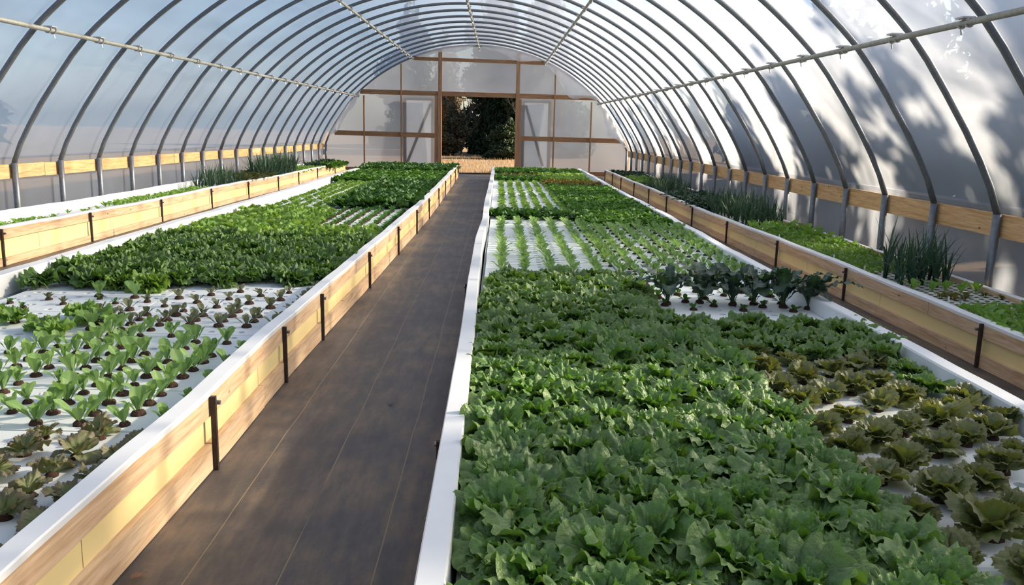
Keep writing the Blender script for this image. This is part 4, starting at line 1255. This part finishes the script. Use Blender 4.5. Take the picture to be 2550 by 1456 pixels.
for row, n, x, y in hexgrid([-5.34 + 0.10 * i for i in range(5)], 18.6, 21.4, lambda x, y: True, 0.28):
    onion.put(x + J(0.03), y + J(0.03), OZ(y), rnd.uniform(1.25, 1.6), 'tall spiky onion in the farther clump of the sunlit bed', 'farther onion clump', tilt=0.1)
for row, n, x, y in hexgrid([-5.45 + 0.13 * i for i in range(5)], 21.6, 24.6, lambda x, y: True, 0.26):
    far_light.put(x + J(0.03), y + J(0.03), OZ(y), rnd.uniform(0.75, 1.0), 'light green young lettuce behind the tall onion clump', 'light lettuces behind the onions')
for row, n, x, y in hexgrid([-5.4 + 0.2 * i for i in range(4)], 24.8, 27.4, lambda x, y: True, 0.5):
    (far_mid if x > -5.2 else bushy).put(x + J(0.04), y + J(0.04), OZ(y), rnd.uniform(1.1, 1.4), 'dark bushy plant at the doorway end of the onion bed' if x <= -5.2 else 'green salad plant at the doorway end of the onion bed', 'plants at the end of the onion bed', kids=False)

# ------------------------------------------------------------------ litter on the aisle
for i, (x, y, s) in enumerate(((-1.22, 2.86, 1.0), (-0.62, 4.8, 0.7), (-0.95, 8.0, 0.5))):
    g = np.random.default_rng(300 + i)
    lf = Leafy()
    spat_leaf(lf, g, 0.07, 0.035, 0.3 * i, 1.45, 0.1, 6, 4, peak=0.5, z0=0.008)
    o = link('dry_leaf', lf.mesh('dry_leaf', M['dryleaf']), None, (x, y, 0.004), rnd.uniform(0, 6), s)
    tag(o, ('curled brown dry leaf at the foot of the timber bed', 'small dark dry leaf in the middle of the aisle', 'tiny brown leaf scrap farther up the aisle')[i], 'leaf')

# ------------------------------------------------------------------ outside: trees, scrub and grass
def foliage_mesh(name, mat, seed, blobs, n, size, thin=False):
    g = np.random.default_rng(seed)
    w = np.array([b[3] * b[4] * b[5] * (lerp(1.2, 0.5, k / len(blobs)) if thin else 1) for k, b in enumerate(blobs)]); w = w / w.sum()      # an open crown thins out upwards
    pick = g.choice(len(blobs), n, p=w)
    B = np.array(blobs)[pick]
    d = g.normal(size=(n, 3)); d /= np.linalg.norm(d, axis=1)[:, None]
    rad = g.uniform(0.25, 1, n) ** 0.5
    c = B[:, :3] + d * rad[:, None] * B[:, 3:6]
    a = g.normal(size=(n, 3)); a /= np.linalg.norm(a, axis=1)[:, None]
    b = np.cross(a, g.normal(size=(n, 3))); b /= np.linalg.norm(b, axis=1)[:, None]
    s = size * g.uniform(0.6, 1.4, n)[:, None]
    v = np.stack([c - a * s, c + b * s * 0.45, c + a * s, c - b * s * 0.45], 1).reshape(-1, 3)
    f = np.arange(n * 4).reshape(n, 4)
    me = bpy.data.meshes.new(name)
    me.from_pydata(v.tolist(), [], f.tolist())
    at = me.attributes.new('edge', 'FLOAT', 'POINT')
    at.data.foreach_set('value', np.tile(np.array([0, 0.5, 1, 0.5], np.float32), n))
    me.materials.append(mat)
    return me


def branches(b, g, p, d, l, r, depth):
    n = 4
    pts = [p]
    for i in range(n):
        d = (d + Vector((g.uniform(-.22, .22), g.uniform(-.22, .22), g.uniform(-.1, .16)))).normalized()
        pts.append(pts[-1] + d * (l / n))
    b.tube(pts, r, 5 if depth > 1 else 4, False, r * 0.55)
    if depth == 0: return
    for i in range(g.choice((3, 4))):
        q = pts[g.randrange(1, n + 1)]
        a = g.uniform(0, 6.28)
        side = Vector((math.cos(a), math.sin(a), g.uniform(0.1, 0.9))).normalized()
        branches(b, g, q, (d * 0.5 + side * 0.8).normalized(), l * g.uniform(0.55, 0.78), r * 0.5, depth - 1)


def evergreen(x, y, h, w, label, seed, n=5000, size=0.16, mat='evergreen', name='evergreen_tree', base=0.0, group='trees outside the plastic', thin=False):
    e = empty(name, (x, y, base)); tag(e, label, 'tree', group)
    g = random.Random(seed)
    MB().tube([(0, 0, -0.1), (0.05, 0.03, h * 0.4), (0, 0, h * 0.85)], 0.12, 8, True, 0.03).build('trunk', M['bark'], e, True)
    bl = []
    for i in range(16):
        f = i / 15
        rr = w * (0.22 + 0.78 * min(1, 1.35 * (1 - f)) ** 0.8)
        bl.append((g.uniform(-.45, .45) * rr, g.uniform(-.45, .45) * rr, lerp(h * 0.06, h * 0.93, f), rr * g.uniform(.5, .8), rr * g.uniform(.5, .8), h * g.uniform(0.07, 0.12)))
    o = bpy.data.objects.new('foliage', foliage_mesh('foliage', M[mat], seed, bl, n, size, thin)); COL.objects.link(o); o.parent = e


def bare_tree(x, y, h, label, seed, depth=4, group='trees outside the plastic'):
    e = empty('bare_tree', (x, y, 0)); tag(e, label, 'tree', group)
    g = random.Random(seed)
    b = MB()
    branches(b, g, Vector((0, 0, -0.1)), Vector((g.uniform(-.1, .1), g.uniform(-.1, .1), 1)), h * 0.42, h * 0.016, depth)
    b.build('trunk_and_branches', M['bark'], e, True)


# through the doorway
GZ = lambda y: -0.012 + max(0, y - 33) * 0.012
evergreen(-0.2, 46.0, 9.5, 2.2, 'big dark evergreen filling the doorway view', 401, 26000, 0.12, base=GZ(46))
evergreen(2.4, 45.0, 9.0, 2.6, 'dark evergreen behind the doorway post', 402, 16000, 0.14, base=GZ(45))
evergreen(-5.2, 52.0, 8.5, 2.6, 'dark evergreen farther back beyond the doorway', 403, 9000, 0.2, base=GZ(52))
evergreen(-2.35, 44.0, 2.6, 1.25, 'low dull olive shrub on the near edge of the doorway view', 404, 8000, 0.08, 'scrub_green', 'winter_shrub', GZ(44), 'shrubs beyond the doorway')
evergreen(0.45, 41.0, 1.9, 1.15, 'low dark bush in the dry grass just outside the doorway', 405, 8000, 0.08, 'evergreen', 'winter_shrub', GZ(41), 'shrubs beyond the doorway')
evergreen(-3.0, 48.0, 6.5, 1.7, 'pale grey leafless thicket at the upper edge of the doorway', 406, 9000, 0.09, 'scrub', 'winter_shrub', GZ(48), 'shrubs beyond the doorway')
evergreen(-4.4, 55.0, 4.0, 3.0, 'brown scrub far back between the thicket and the olive shrub', 409, 9000, 0.12, 'scrub', 'winter_shrub', GZ(55), 'shrubs beyond the doorway')
bare_tree(-2.0, 45.2, 4.6, 'bare grey tree in front of the evergreens beyond the doorway', 407)
bare_tree(1.0, 42.5, 3.6, 'small bare sapling before the dark evergreen beyond the doorway', 408)
# shade line on the sunny side
SHADE = [(-6, 9.8, 6.6, 1.8), (-3.4, 10.4, 6.2, 1.8), (-1.0, 9.6, 6.4, 1.7), (1.6, 10.2, 6.0, 1.8), (4.2, 9.6, 6.2, 1.7), (6.9, 10.3, 6.6, 1.8), (9.6, 9.7, 6.2, 1.7), (12.6, 10.4, 6.0, 1.8), (15.4, 9.7, 5.8, 1.8), (18.1, 10.2, 5.9, 1.8), (20.8, 9.8, 5.6, 1.8), (23.5, 10.3, 5.8, 1.8), (26.2, 9.8, 5.6, 1.7), (29.0, 10.3, 5.6, 1.8), (31.8, 9.8, 5.4, 1.7)]
for i, (y, x, h, w) in enumerate(SHADE):
    evergreen(x, y, h + 0.3, w + 0.15, f'dense evergreen in the hedge line outside the leek bed wall, {ordw(i + 1)} along it', 420 + i, 3300, 0.24, group='hedge line outside the leek bed wall', thin=True)
for i, (y, x, h) in enumerate(((-4, 12, 9.5), (0.5, 11.3, 8.8), (4.2, 12.2, 8.4), (7.4, 11.2, 8.8), (11.0, 12.4, 8.2), (15.5, 11.6, 7.6), (22, 12.2, 7.2))):
    bare_tree(x, y, h, f'tall bare tree above the hedge outside the leek bed wall, {ordw(i + 1)} along it', 440 + i, 5, 'bare trees outside the leek bed wall')
for i in range(12):
    evergreen(-24 - 5 * ((i * 0.618) % 1), -2 + 4.2 * i, 4.5 + 2.6 * ((i * 0.37) % 1), 2.4, f'distant tree across the field beyond the onion bed wall, {ordw(i + 1)} along the field edge', 470 + i, 900, 0.5, 'scrub_green' if i % 3 else 'scrub', 'field_tree', 0.0, 'trees across the field')
# dry grass beyond the doorway
g = np.random.default_rng(500)
lf = Leafy()
for i in range(4500):
    x, y = g.uniform(-3.8, 2.2), 29.9 + 13 * g.random() ** 1.5
    l = g.uniform(0.06, 0.20)
    v = np.linspace(0, 1, 4); u = np.array([-1.0, 1.0])
    V, U = np.meshgrid(v, u, indexing='ij')
    r, z, th = spine(V * l, g.uniform(0, 0.8), g.uniform(0.2, 1.4), l)
    az = g.uniform(0, 6.28)
    ww = 0.008 * (1 - V * 0.9)
    X = r * math.cos(az) - U * ww * math.sin(az) + x
    Y = r * math.sin(az) + U * ww * math.cos(az) + y
    lf.grid(X, Y, z - 0.012 + max(0, (y - 33)) * 0.012, V)
o = link('dry_grass', lf.mesh('dry_grass', M['straw']))
tag(o, 'tan dry grass beyond the doorway threshold', 'grass', kind='stuff')
